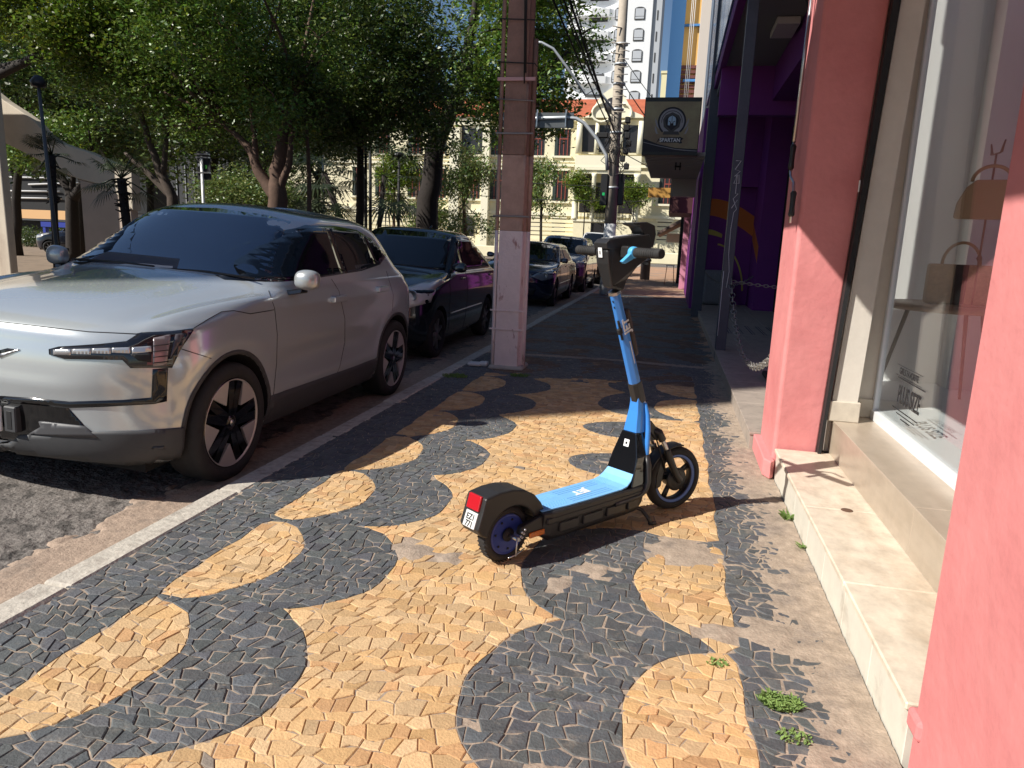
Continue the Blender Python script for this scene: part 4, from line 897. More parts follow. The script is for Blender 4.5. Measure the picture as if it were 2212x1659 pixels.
def wheel(car, x, y, R, w, rimr, style, side=1, zc=None):
    zc = R if zc is None else zc
    b = MB(); Mx = T(x, y, zc) @ rot('Z', 0) @ rot('Y', side * PI / 2)   # lathe z axis -> outward
    h = w / 2
    prof = [(rimr, -h + .02), (rimr + .01, -h), (R - .035, -h), (R - .008, -h + .015), (R, -h + .04), (R, h - .04), (R - .008, h - .015), (R - .035, h), (rimr + .02, h), (rimr + .003, h - .012), (rimr - .002, h - .05)]
    b.lathe(prof, 64, 0, Mx, close=True)
    for k in range(3): b.lathe([(R - .001, -.06 + .06 * k - .004), (R + .0008, -.06 + .06 * k), (R - .001, -.06 + .06 * k + .004)], 64, 0, Mx)
    wo = b.build('wheel', M['rubber'], car.e)
    b = MB(); b.lathe([(rimr + .003, h - .012), (rimr - .004, h - .008), (rimr - .012, h - .016), (rimr - .014, h - .06), (rimr - .02, -h * .5), (0.05, -h * .4), (0, -h * .4)], 64, 0, Mx); ro = b.build('rim', style['rim'], wo)
    b = MB(); n = style['n']
    if style['kind'] == 'aero':
        for k in range(n):
            a0 = 2 * PI * k / n + style.get('ph', 0)
            for s_ in (-1, 1):
                c = a0 + s_ * .17; ca, sa = math.cos(c), math.sin(c)
                pl = [(.045, .028), (rimr - .016, .026), (rimr - .014, -.026), (.045, -.028)]
                P = [(p[0] * math.cos(a0 + s_ * .16 * min(1, .09 / p[0] * 0 + 1)) - p[1] * math.sin(a0), p[0] * math.sin(a0 + s_ * .16) + p[1] * math.cos(a0)) for p in pl]
                P = [(p[0] * math.cos(c) - p[1] * math.sin(c), p[0] * math.sin(c) + p[1] * math.cos(c)) for p in pl]
                b.prism(P, h - .045, h - .016, 0, Mx)
        b.lathe([(0, h - .012), (.03, h - .012), (.055, h - .02), (.06, h - .05)], 24, 0, Mx)
        b.build('spoke', M['gloss_black'], ro)
        b = MB()
        for k in range(n):
            a0 = 2 * PI * (k + .5) / n + style.get('ph', 0)
            r1 = rimr - .010; P = [(.125 * math.cos(a0 - .02), .125 * math.sin(a0 - .02)), (r1 * math.cos(a0 - .34), r1 * math.sin(a0 - .34))] + [(r1 * math.cos(a0 + t), r1 * math.sin(a0 + t)) for t in np.linspace(-.22, .22, 6)] + [(r1 * math.cos(a0 + .34), r1 * math.sin(a0 + .34)), (.125 * math.cos(a0 + .02), .125 * math.sin(a0 + .02))]
            b.prism(P, h - .03, h - .013, 0, Mx)
        b.lathe([(rimr - .012, h - .015), (rimr - .004, h - .006), (rimr - .001, h - .012)], 64, 0, Mx)
        b.build('rim_blade', style['blade'], ro)
        b = MB(); b.lathe([(0, h - .008), (.014, h - .009), (.02, h - .013)], 20, 0, Mx); b.build('hub_cap', M['steel'], ro)
    else:
        for k in range(n):
            a0 = 2 * PI * k / n + .2; ca, sa = math.cos(a0), math.sin(a0); pl = [(.03, .022), (rimr - .012, .016), (rimr - .012, -.016), (.03, -.022)]
            b.prism([(p[0] * ca - p[1] * sa, p[0] * sa + p[1] * ca) for p in pl], h - .05, h - .02, 0, Mx)
        b.lathe([(0, h - .012), (.05, h - .018), (.055, h - .05)], 24, 0, Mx); b.build('spoke', style['blade'], ro)
    return wo
# ---- car 1: silver compact electric SUV.  local: x right(+ towards pavement), y rearwards from nose, z from road
m_silver = carpaint('silver_paint', (0.57, 0.61, 0.625), 0.45, 0.20)
SL1 = [ # z, yf, yr, w, Lf, nf, Lr, nr, crown
 (0.20, 0.16, 3.76, .80, .50, 2.9, .4, 3.0, 0),
 (0.25, 0.07, 3.83, .85, .52, 2.9, .4, 3.0, 0),
 (0.34, 0.035, 3.86, .880, .52, 2.8, .4, 3.0, 0),
 (0.46, 0.03, 3.87, .888, .52, 2.8, .4, 3.0, 0),
 (0.58, 0.015, 3.88, .886, .54, 2.7, .4, 3.0, 0),
 (0.68, 0.00, 3.88, .890, .56, 2.7, .4, 3.0, 0),
 (0.80, 0.01, 3.87, .896, .56, 2.7, .4, 3.0, 0),
 (0.89, 0.04, 3.85, .892, .58, 2.7, .4, 3.0, 0),
 (0.945, 0.10, 3.84, .885, .62, 2.7, .4, 3.0, .006),
 (0.98, 0.24, 3.83, .880, .70, 2.9, .4, 3.0, .016),
 (1.015, 0.48, 3.82, .872, .76, 3.2, .4, 3.0, .026),
 (1.05, 0.80, 3.80, .862, .80, 3.6, .4, 3.0, .034),
 (1.085, 1.08, 3.79, .850, .70, 4.2, .4, 3.0, .036),
 (1.115, 1.20, 3.77, .835, .50, 4.0, .4, 3.0, .034),
 (1.17, 1.30, 3.74, .805, .36, 3.0, .45, 2.8, .03),
 (1.25, 1.41, 3.68, .770, .34, 2.8, .45, 2.6, .02),
 (1.34, 1.54, 3.61, .735, .34, 2.7, .45, 2.6, .015),
 (1.43, 1.68, 3.52, .700, .34, 2.7, .45, 2.6, .012),
 (1.49, 1.78, 3.42, .672, .34, 2.7, .45, 2.6, .022),
 (1.53, 1.88, 3.30, .645, .36, 2.7, .5, 2.6, .034),
 (1.56, 2.00, 3.10, .590, .36, 2.6, .5, 2.5, .042),
 (1.58, 2.22, 2.85, .44, .25, 2.4, .25, 2.4, .040),
]
def sst(a, b, x): t = min(1, max(0, (x - a) / (b - a))); return t * t * (3 - 2 * t)
def sculpt1(x, y, z):
    ax_ = abs(x)
    if y < 1.35 and z > .9 and z < 1.17:
        f = sst(.10, .45, y) * (1 - sst(1.05, 1.3, y)); c = .60 + .16 * y / 1.2
        z += f * (.020 * math.exp(-((ax_ - c - .10) / .055) ** 2) - .012 * math.exp(-((ax_ - c + .03) / .08) ** 2) + .006 * (1 - sst(.3, .45, ax_)))
    if z < 1.10 and ax_ > .6:
        sg = 1 if x > 0 else -1
        mid = sst(1.1, 1.5, y) * (1 - sst(2.5, 2.95, y))
        dx = -.020 * mid * math.exp(-((z - .62) / .10) ** 2) + .008 * mid * math.exp(-((z - .46) / .06) ** 2)
        dx += .016 * sst(2.3, 3.0, y) * math.exp(-((z - .97) / .10) ** 2)
        for ya in (.735, 3.26):
            d = math.hypot(y - ya, z - .37); dx += .010 * math.exp(-((d - .47) / .07) ** 2) * (1 if z > .3 else 0)
        x += sg * dx
    if y < .2 and z > .6 and z < .92 and ax_ < .6: y += .012 * (1 - sst(.3, .6, ax_)) * sst(.62, .70, z) * (1 - sst(.84, .9, z))
    return (x, y, z)
C1 = Car('parked_suv', (-3.33, 2.86), SL1, m_silver, [(.735, .37), (3.26, .37)], 'silver grey compact SUV parked nearest at the kerb, facing the camera', 'car', 'cars parked along the kerb', arch_r=.385, wcar=.9, sculpt=sculpt1)
R1i = C1.Rm.transposed(); camL = R1i @ (Vector((0, 0, CAMH)) - C1.loc)
def pxdir(X, Y): # full-resolution photograph pixel -> world direction
    d = RC @ np.array([X * .86406 - 1106, Y * .86406 - 829.5, 1536.]); return R1i @ Vector(d)
k1 = lambda x, y: (x * .4943, 480 + y * .4943)
k2 = lambda x, y: (600 + x * .4943, 480 + y * .4943)
PS = 300.0
def fpx(q): return camL, pxdir(q[0] * PS, q[1] * PS)
def K(pts, k): return [(k(*p)[0] / PS, k(*p)[1] / PS) for p in pts]
# side glass
fyzs = lambda q: (Vector((3, q[0], q[1])), Vector((-1, 0, 0)))
P = [(1.20, 1.128), (1.36, 1.23), (1.56, 1.345), (1.78, 1.445), (2.0, 1.50), (2.45, 1.508), (2.82, 1.488), (3.08, 1.41), (3.30, 1.285), (3.08, 1.205), (2.66, 1.165), (1.9, 1.14)]
C1.decal('window_trim', P, fyzs, M['gloss_black'], .003, .04, mirror=True)
C1.decal('side_window', [(1.27, 1.142), (1.40, 1.235), (1.58, 1.335), (1.79, 1.425), (2.0, 1.478), (2.27, 1.488), (2.29, 1.157), (1.9, 1.152)], fyzs, m_glassb, .0055, .04, mirror=True)
C1.decal('side_window', [(2.35, 1.158), (2.33, 1.488), (2.45, 1.49), (2.80, 1.470), (2.90, 1.445), (2.98, 1.215), (2.66, 1.178)], fyzs, m_glassb, .0055, .04, mirror=True)
C1.decal('quarter_window', [(3.01, 1.222), (2.93, 1.44), (3.06, 1.395), (3.26, 1.285), (3.07, 1.22)], fyzs, m_glassb, .0055, .03, mirror=True)
# windshield: front outline in car x,z, shot backwards
fyz = lambda q: (Vector((q[0], -2, q[1])), Vector((0, 1, 0)))
P = [(-.76, 1.135), (-.675, 1.25), (-.60, 1.42), (-.57, 1.515), (-.40, 1.548), (0, 1.568), (.40, 1.548), (.57, 1.515), (.60, 1.42), (.675, 1.25), (.76, 1.135), (.5, 1.148), (0, 1.156), (-.5, 1.148)]
C1.decal('windshield', P, fyz, m_wind, .003, .06)
ftop = lambda q: (Vector((q[0], q[1], 3)), Vector((0, 0, -1)))
# hood shut line, doors
C1.seam('hood_seam', K([(0, 657), (250, 685), (450, 707), (690, 718), (720, 712)], k1), fpx, M['dark'], .003, .0, mirror=True)
C1.seam('hood_seam', K([(720, 712), (860, 706), (975, 692), (1050, 645), (1120, 606), (1180, 600), (1265, 616), (1385, 596)], k1), fpx, M['dark'], .003, .0, mirror=True)
C1.seam('fender_seam', K([(905, 790), (1000, 820), (1068, 842)], k1), fpx, M['dark'], .0025, .0, mirror=True)
C1.seam('door_seam', K([(145, 500), (175, 590), (188, 720), (185, 860), (168, 1035)], k2), fpx, M['dark'], .003, .0, mirror=True)
C1.seam('door_seam', K([(462, 440), (500, 500), (530, 640), (530, 760), (505, 880), (480, 945)], k2), fpx, M['dark'], .0028, .0, mirror=True)
C1.seam('door_seam', K([(740, 400), (775, 520), (770, 600)], k2), fpx, M['dark'], .0025, .0, mirror=True)
# cladding sill and wheel-arch trims (side projection)
C1.decal('sill_cladding', [(1.14, .43), (1.5, .425), (2.4, .415), (2.86, .42), (2.845, .30), (2.87, .215), (2.0, .212), (1.12, .215), (1.135, .30)], fyzs, m_clad, .006, .05, mirror=True)
def arc_trim(yc, a0, a1, r0=.386, r1=.412):
    return [(yc + r1 * math.cos(t), .37 + r1 * math.sin(t)) for t in np.linspace(a0, a1, 26)] + [(yc + r0 * math.cos(t), .37 + r0 * math.sin(t)) for t in np.linspace(a1, a0, 26)]
C1.decal('arch_trim', arc_trim(.735, -.25, 3.05), fyzs, m_clad, .005, .03, mirror=True)
C1.decal('arch_trim', arc_trim(3.26, -.15, 3.3), fyzs, m_clad, .005, .03, mirror=True)
# lower bumper
C1.decal('bumper_cladding', K([(0, 1268), (60, 1272), (100, 1228), (470, 1213), (700, 1208), (932, 1190), (925, 1290), (880, 1412), (700, 1380), (350, 1345), (0, 1308)], k1), fpx, m_clad, .010, .04, mirror=True)
C1.decal('lower_grille', K([(0, 1030), (170, 1042), (350, 1060), (345, 1090), (480, 1240), (380, 1300), (0, 1250)], k1), fpx, M['gloss_black'], .004, .04, mirror=True)
C1.decal('grille_insert', K([(205, 1158), (430, 1182), (500, 1240), (340, 1235), (155, 1220), (215, 1185)], k1), fpx, mat('ribbed_panel', (.07, .07, .075), .5), .014, .04, mirror=True)
C1.decal('bumper_strip', K([(0, 1030), (340, 1060), (620, 1052), (765, 1040), (772, 895), (848, 890), (843, 1058), (775, 1072), (540, 1085), (345, 1092), (0, 1058)], k1), fpx, M['gloss_black'], .005, .05, mirror=True)
C1.decal('bumper_slot', K([(390, 1300), (600, 1305), (830, 1295), (866, 1306), (800, 1322), (560, 1330), (400, 1325)], k1), fpx, M['dark'], .008, .05, mirror=True)
# headlights
hl = C1.decal('headlight', K([(250, 795), (300, 782), (500, 770), (640, 756), (700, 718), (880, 704), (985, 690), (915, 790), (868, 888), (660, 890), (620, 850), (330, 845), (252, 822)], k1), fpx, mat('lamp_glass', (.012, .012, .016), .04, coat=1), .006, .04, mirror=True)
m_lamp = mat('lamp_chrome', (.62, .62, .63), .12, .6)
m_lamp2 = mat('lamp_dark', (.10, .09, .10), .2, .3)
def mirrored_sub(P, m, off=.009, nm='lamp_element'):
    objs = C1.decal(nm, K(P, k1), fpx, m, off, .03, mirror=True, parent=C1.e)
    for o, h in zip(objs, hl): o.parent = h
for x0, x1 in ((275, 362), (368, 462), (468, 562), (568, 660)):
    t = lambda x: 796 + (x - 275) * -.03
    mirrored_sub([(x0, t(x0) + 2), (x1, t(x1) + 2), (x1, t(x1) + 32), (x0, t(x0) + 26)], m_lamp)
mirrored_sub([(668, 786), (765, 780), (765, 808), (668, 818)], m_lamp); mirrored_sub([(775, 740), (862, 722), (840, 876), (772, 880)], mat('lamp_pink', (.30, .25, .25), .2, .4))
mirrored_sub([(885, 722), (935, 716), (890, 790), (858, 840)], m_lamp2)
for k in range(4): C1.seam('lamp_line', K([(772, 780 + 28 * k), (850, 772 + 28 * k)], k1), fpx, M['dark'], .0025, .01, mirror=True)
mirrored_sub([(660, 822), (765, 816), (765, 862), (700, 852)], M['dark'])
# badge and plate
C1.decal('badge', K([(0, 800), (40, 790), (102, 797), (0, 835)], k1), fpx, M['gloss_black'], .004, .03); C1.decal('badge_trim', K([(0, 818), (95, 797), (102, 798), (0, 838), (0, 826)], k1), fpx, M['steel'], .006, .03)
hp = C1.ray(*fpx(K([(38, 1140)], k1)[0]))[0]; X0 = hp.x; Y0 = hp.y; Z0 = hp.z
b = MB(); b.bbox(X0 - .30, X0, Y0 - .045, Y0 - .025, Z0 - .065, Z0 + .065, .006); np1 = b.build('number_plate', M['white'], C1.e)
b = MB(); b.box(X0 - .298, X0 - .002, Y0 - .0462, Y0 - .0452, Z0 + .035, Z0 + .063); b.build('plate_band', mat('plate_blue', (.02, .12, .42), .4), np1)
b = MB(); b.add([(X0 - .04, Y0 - .047, Z0 + .049), (X0 - .025, Y0 - .047, Z0 + .058), (X0 - .010, Y0 - .047, Z0 + .049), (X0 - .025, Y0 - .047, Z0 + .040)], [(0, 1, 2, 3)]); b.build('plate_flag', mat('flag_green', (.05, .4, .08), .4), np1)
b = MB(); b.bbox(X0 + .012, X0 + .085, Y0 - .035, Y0 + .03, Z0 - .065, Z0 + .07, .006); b.bbox(X0 + .03, X0 + .065, Y0 - .037, Y0, Z0 - .05, Z0 + .05, .004, mi=1); b.build('sensor_housing', [m_clad, M['dark']], C1.e)
# door handles
for k, (x, y) in enumerate(((495, 540), (716, 490))):
    h, nr = C1.ray(*fpx((k2(x, y)[0] / PS, k2(x, y)[1] / PS)))
    for sx in (1, -1): b = MB(); b.bbox(-.03, .032, -.11, .11, -.024, .024, .010, M=T(sx * h.x, h.y, h.z), seg=2); b.build('door_handle', m_silver, C1.e)
# mirrors
m_mir = mat('mirror_paint', (.46, .48, .48), .28, .45, coat=1)
for sx in (1, -1):
    b = MB(); secs = []
    for x, sc_, yo in ((.885, .45, .01), (.90, .80, 0), (.94, .97, 0), (.985, 1.0, .0), (1.02, .88, .012), (1.045, .55, .03)):
        secs.append([(sx * x, 1.44 + yo + sc_ * p[0], 1.158 + sc_ * p[1]) for p in ((-.055, -.02), (-.045, -.062), (.0, -.072), (.058, -.068), (.060, .05), (.02, .072), (-.028, .060), (-.055, .022))])
    loft(b, secs); mo = b.build('side_mirror', m_mir, C1.e); md = mo.modifiers.new('s', 'SUBSURF'); md.levels = md.render_levels = 2; mo.data.polygons.foreach_set('use_smooth', [True] * len(mo.data.polygons))
    b = MB(); b.bbox(-.05, .05, .0, .006, -.055, .05, .004, M=T(sx * .965, 1.500, 1.155)); b.build('mirror_glass', m_glassb, mo)
    b = MB(); loft(b, [[(sx * x, y - .05, z - .02), (sx * x, y + .05, z - .02), (sx * x, y + .04, z + .015), (sx * x, y - .04, z + .015)] for x, y, z in ((.80, 1.45, 1.06), (.87, 1.45, 1.07), (.95, 1.45, 1.088))]); b.build('mirror_foot', M['gloss_black'], mo, .008)
# wipers, roof rail
b = MB(); b.tube([(.05, 1.22, 1.155), (.35, 1.235, 1.165), (.70, 1.26, 1.15)], .008, 6); b.build('wiper', M['black'], C1.e); b = MB(); b.tube([(-.65, 1.25, 1.155), (-.35, 1.235, 1.168), (0, 1.22, 1.165)], .008, 6); b.build('wiper', M['black'], C1.e)
sty1 = dict(kind='aero', n=5, rim=M['gloss_black'], blade=mat('blade_silver', (.58, .54, .52), .3, .5), ph=.45)
for sx in (1, -1):
    for yy in (.735, 3.26): wheel(C1, sx * .79, yy, .352, .225, .262, sty1, sx)
b = MB(); b.box(-.70, .70, .25, 3.7, .17, .5); b.build('underbody', m_liner, C1.e)
# ---- generic darker cars
def simple_car(name, loc, L, w, h, hood, cowl_y, ws_y, hub_f, hub_r, paint, label, roof_r=None, R=.30, tail='hatch', grille=True, hlcol=(.5, .5, .48), nose=.72, group='cars parked along the kerb', rimcol=None, fine=True, hlk=1.0):
    belt = hood + .02; rr = roof_r or L - .45
    sl = [(.18, .14, L - .12, w * .90, .5, 2.6, .4, 2.8, 0), (.26, .05, L - .03, w * .96, .52, 2.5, .4, 2.8, 0), (.42, .02, L, w * .99, .54, 2.5, .4, 2.8, 0), (.58, 0, L, w, .56, 2.4, .4, 2.8, 0),
          (nose, .04, L - .01, w * .995, .6, 2.4, .4, 2.8, .01), (nose + (hood - nose) * .35, .16, L - .03, w * .98, .7, 2.5, .45, 2.8, .02), (nose + (hood - nose) * .7, .48, L - .05, w * .97, .8, 2.8, .45, 2.8, .03), (hood, cowl_y - .12, L - .08, w * .95, .75, 3.4, .45, 2.8, .03)]
    if tail == 'sedan': tl = lambda t: (L - .15) - (L - .15 - rr - .05) * t ** .7
    else: tl = lambda t: (L - .12) - (L - .12 - rr) * t ** 1.3
    for t in (.08, .3, .55, .8, .93): 
        z = hood + (h - .03 - hood) * t; sl.append((z, cowl_y + (ws_y - cowl_y) * t, tl(t), w * (.93 - .21 * t), .38, 2.8, .45, 2.6, .02))
    sl += [(h - .02, ws_y + .06, tl(1) - .05, w * .64, .4, 2.6, .5, 2.5, .02), (h - .005, ws_y + .3, tl(1) - .35, w * .45, .3, 2.4, .3, 2.4, .015)]
    c = Car(name, loc, sl, paint, [(hub_f, R + .01), (hub_r, R + .01)], label, 'car', group, arch_r=R + .04, wcar=w)
    fs_ = lambda q: (Vector((3, q[0], q[1])), Vector((-1, 0, 0)))
    fyz = lambda q: (Vector((q[0], -2, q[1])), Vector((0, 1, 0)))
    zt = h - .085; zb = hood + .045
    B = (cowl_y + ws_y) / 2 + (rr - ws_y) * .52
    def fx_(t): return cowl_y + (ws_y - cowl_y) * t
    c.decal('side_window', [(fx_(.25) + .22, zb), (fx_(1) + .20, zt - .01), (B - .03, zt + .005), (B - .03, zb + .01)], fs_, m_glassb, .004, .08, mirror=True)
    e2 = tl(.9) - .32; e1 = tl(.15) - (.42 if tail == 'hatch' else .75)
    c.decal('side_window', [(B + .03, zb + .01), (B + .03, zt + .005), (e2, zt - .03), (e1 + .05, zb + .12), (e1, zb + .03)], fs_, m_glassb, .004, .08, mirror=True)
    c.decal('windshield', [(-w * .84, hood + .05), (-w * .66, h - .07), (-w * .35, h - .045), (w * .35, h - .045), (w * .66, h - .07), (w * .84, hood + .05), (0, hood + .075)], fyz, m_glassb, .003, .08)
    lm = mat('headlamp_' + name, hlcol, .12, .1, coat=1)
    z0 = nose - .02
    hh = c.decal('headlight', [(w * .46, z0 - .03 * hlk), (w * .60, z0 + .05 * hlk), (w * .88, z0 + .14 * hlk), (w * .985, z0 + .13 * hlk), (w * .97, z0 - .05 * hlk), (w * .72, z0 - .11 * hlk)], fyz, lm, .004, .05, mirror=True)
    if fine:
        for o_, sx in zip(hh, (1, -1)):
            b = MB(); h_, n_ = c.ray(Vector((w * .78, -2, z0 + .01)), (0, 1, 0)); b.lathe([(0, 0), (.05, 0), (.06, .012), (.064, .0)], 20, M=T(sx * h_.x, h_.y, h_.z) @ rot('Z', 0) @ rot('X', PI / 2)); b.build('lamp_ring', M['steel'], o_)
    c.decal('grille', [(-w * .36, z0 - .02), (w * .36, z0 - .02), (w * .30, z0 - .10), (-w * .30, z0 - .10)], fyz, M['gloss_black'], .004, .06)
    c.decal('lower_grille', [(-w * .6, .42), (w * .6, .42), (w * .55, .27), (-w * .55, .27)], fyz, M['dark'], .004, .06)
    b = MB(); h_, n_ = c.ray((0, -2, .50), (0, 1, 0)); b.bbox(-.2, .2, h_.y - .015, h_.y, .43, .56, .004); b.build('number_plate', mat('plate_' + name, (.5, .5, .5), .5), c.e)
    c.seam('hood_seam', [(w * .42, nose + .02), (w * .80, hood - .12), (w * .9, hood - .02)], fyz, M['dark'], .003, 0, mirror=True)
    c.seam('door_seam', [(fx_(.1) + .05, zb - .03), (fx_(.1) + .02, .55), (fx_(.1) + .12, .24)], fs_, M['dark'], .003, 0, mirror=True)
    c.seam('door_seam', [(B, zb), (B + .01, .6), (B, .24)], fs_, M['dark'], .003, 0, mirror=True)
    c.seam('side_strip', [(hub_f + .45, .52), (hub_r - .4, .54)], fs_, M['steel'] if fine else M['black'], .008, .004, mirror=True)
    for yy in (B - .16, e1 - .1):
        for sx in (1, -1): h_, n_ = c.ray((3, yy, hood - .06), (-1, 0, 0)); b = MB(); b.bbox(-.005, .02, -.08, .08, -.014, .014, .006, M=T(sx * h_.x, h_.y, h_.z)); b.build('door_handle', paint, c.e)
    for sx in (1, -1):
        b = MB(); yy = fx_(.3) + .12; xx = w * .93
        secs = [[(sx * x, yy + a, hood + .09 + z) for a, z in ((-.04 * s, -.05 * s), (.03, -.05 * s), (.03, .06 * s), (-.02 * s, .06 * s))] for x, s in ((xx - .03, .5), (xx + .04, 1.2), (xx + .13, 1.3), (xx + .18, .8))]
        loft(b, secs); mo = b.build('side_mirror', paint, c.e); md = mo.modifiers.new('s', 'SUBSURF'); md.levels = md.render_levels = 2; mo.data.polygons.foreach_set('use_smooth', [True] * len(mo.data.polygons))
        for yy in (hub_f, hub_r): wheel(c, sx * (w - .10), yy, R, .19, R * .68, dict(kind='spoke', n=7, rim=M['dark'], blade=rimcol or mat('alloy_' + name, (.25, .24, .24), .35, .6)), sx)
    b = MB(); b.box(-w * .8, w * .8, .25, L - .2, .17, .5); b.build('underbody', m_liner, c.e)
    b = MB(); b.tube([(.02, cowl_y + .03, hood + .075), (.3, cowl_y + .05, hood + .085), (.6, cowl_y + .08, hood + .07)], .008, 6); b.build('wiper', M['black'], c.e)
    return c
C2 = simple_car('parked_hatchback', (-3.57, 7.60), 3.95, .85, 1.55, 1.0, .98, 1.85, .72, 3.08, carpaint('black_paint', (0.006, 0.007, 0.012), .2, .2), 'black hatchback parked second in line, right behind the silver SUV', roof_r=2.75, R=.30, hlcol=(.75, .72, .66), nose=.80, hlk=1.35)
b = MB(); b.tube([(0, 2.6, 1.53), (0, 2.72, 1.60)], [.022, .012], 8); b.build('roof_antenna', M['black'], C2.e)
C3 = simple_car('parked_sedan', (-3.46, 15.75), 4.5, .90, 1.44, .96, 1.15, 2.0, .80, 3.4, carpaint('midnight_blue_paint', (0.006, 0.009, 0.035), .2, .2), 'midnight blue sedan parked third in line, seen right of the utility pole', roof_r=3.7, R=.32, tail='sedan', hlcol=(.25, .26, .28), nose=.74)
C4 = simple_car('parked_minivan', (-3.42, 21.4), 4.3, .90, 1.66, 1.08, .95, 1.85, .75, 3.3, carpaint('charcoal_paint', (0.02, 0.02, 0.022), .3, .25), 'charcoal minivan parked fourth in line behind the midnight blue sedan', roof_r=3.9, R=.31, hlcol=(.3, .3, .3), nose=.86, fine=False)
C5 = simple_car('parked_hatchback', (-3.35, 26.8), 3.9, .84, 1.45, .98, .95, 1.75, .7, 3.1, carpaint('dark_red_paint', (0.03, 0.018, 0.018), .3, .25), 'dark brownish hatchback parked fifth in line, half hidden behind the minivan', roof_r=3.4, R=.29, hlcol=(.5, .4, .35), nose=.78, fine=False)
C6 = simple_car('parked_van', (-3.4, 32.2), 4.6, .95, 1.98, 1.15, .7, 1.45, .8, 3.6, carpaint('white_van_paint', (0.62, 0.62, 0.6), 0, .3), 'white van parked sixth in line farther down the kerb', roof_r=4.4, R=.32, hlcol=(.4, .4, .4), nose=.9, fine=False)
C7 = simple_car('parked_car', (-12.5, 33.5), 4.0, .85, 1.45, .96, .95, 1.75, .7, 3.1, carpaint('grey_far_paint', (0.22, 0.23, 0.25), .3, .3), 'grey car parked far across the road in front of the cream building', roof_r=3.4, R=.29, nose=.78, fine=False, group=None)
C8 = simple_car('parked_car', (-27.5, 27.0), 4.1, .86, 1.42, .96, .95, 1.75, .7, 3.1, carpaint('dark_blue_far_paint', (0.012, 0.015, 0.03), .2, .25), 'dark blue car under the trees beyond the concrete ramp at the far left', roof_r=3.4, R=.29, nose=.78, fine=False, group=None)
C8.e.rotation_euler = (0, 0, -1.1); C8.e.location = (-27.5, 27.0, .04); C7.e.rotation_euler = (0, 0, 0); C7.e.location = (-11.2, 33.5, -.07)
# ------------------------------------------------------------------ helpers: point on a picture ray at real depth Y (metres down the street)
def at(x, y, Y):
    d = RC @ np.array([x - 1106, y - 829.5, 1536.]); t = Y / d[1]; return Vector((d[0] * t, Y, CAMH + d[2] * t))
# ------------------------------------------------------------------ brown square utility pole in the pavement
m_brn = mat('pole_brown', (0.27, 0.165, 0.125), 0.9, var=.22, scale=9, bump=.5, bscale=30, col2=(.17, .11, .085), c2scale=4, c2lo=.5, c2hi=.7, streak=(1, 1, .2))
m_beige = mat('pole_beige', (0.46, 0.30, 0.235), 0.9, var=.16, scale=9, bump=.4, bscale=30, col2=(.34, .21, .17), c2scale=5, c2lo=.52, c2hi=.66, streak=(1, 1, .3))
m_pkw = mat('pole_pinkish_white', (0.80, 0.66, 0.64), 0.7, var=.08, scale=9, col2=(.40, .20, .18), c2scale=7, c2lo=.60, c2hi=.66, bump=.5, streak=(1, 1, .35))
UP = empty('utility_pole', (-1.65, 7.55, 0), label='square brown concrete utility pole with whitewashed foot and steel conduits on the pavement', cat='utility pole')
m3 = [m_pkw, m_beige, m_brn]
b = MB()
for i, (z0, z1) in enumerate(((0, 1.46), (1.46, 2.22), (2.22, 7.5))):
    s0, s1 = [.155 - .006 * z for z in (z0, z1)]; 
    c = .25; sec = lambda s, z: [(-s, -s * c, z), (-s, s * c, z), (-s * .8, s * .45, z), (-s * .8, s, z), (s * .8, s, z), (s * .8, s * .45, z), (s, s * c, z), (s, -s * c, z), (s * .82, -s * .55, z), (s * .82, -s, z), (-s * .82, -s, z), (-s * .82, -s * .55, z)]
    loft(b, [sec(s0, z0 + .002 * i), sec(s1, z1)], mi=i, cap=True)
shf = b.build('shaft', m3, UP, .004)
b = MB(); b.bbox(-.19, .19, -.19, .19, -.02, .035, .02); b.build('footing', M['concrete'], UP)
def pipe(x, y, z0, z1, r, mi): b.tube([(x, y, z) for z in np.linspace(z0, z1, 5)], r, 10, mi)
for x, r, zt in ((-.150, .020, 3.95), (.162, .026, 3.35), (.118, .016, 2.9)):
    b = MB(); y = -.13 if x != .162 else -.02
    for i, (z0, z1) in enumerate(((.02, 1.46), (1.46, 2.22), (2.22, zt))): pipe(x, y, z0, z1, r, i)
    if x < 0: b.tube([(x, y, zt)] + [(x + .075 - .075 * math.cos(t), y, zt + .09 * math.sin(t)) for t in np.linspace(.1, PI, 10)] + [(x + .15, y, zt - .12)], r, 10, 2)
    b.build('conduit', m3, UP)
b = MB()
b.tube([(.08, -.17, 7), (.085, -.175, 4.5), (.06, -.18, 3.8), (.09, -.178, 2.9)], .007, 6); b.tube([(.055, -.17, 4.02), (.075, -.18, 3.85), (.10, -.178, 3.0)], .009, 6); b.build('cable', M['dark'], UP)
for z in (4.25, 3.82, 3.5, 2.75, 3.1):
    b = MB(); s = .185; b.tube([(-s, -s * .85, z + .01), (s, -s * .85, z - .01), (s, s, z), (-s, s, z), (-s, -s * .85, z + .01)], .006, 5); b.build('strap', M['dark'] if z > 2.9 else mat('strap_steel', (.25, .22, .21), .5, .5), UP)
for z, m_ in ((.42, m_pkw), (.62, m_pkw), (1.60, bpy.data.materials['strap_steel']), (2.42, bpy.data.materials['strap_steel']), (2.93, mat('strap_pink', (.55, .33, .32), .6))):
    b = MB(); s = .19; b.bbox(-s, s + .01, -.165, -.158, z, z + (.035 if z > 2.9 else .018), .003); b.build('strap', m_, UP)
lit = MB(); lit.bbox(-.10, .05, -.06, .06, 0, .04, .02, seg=2); lit.bbox(.02, .12, -.03, .08, 0, .05, .02, seg=2)
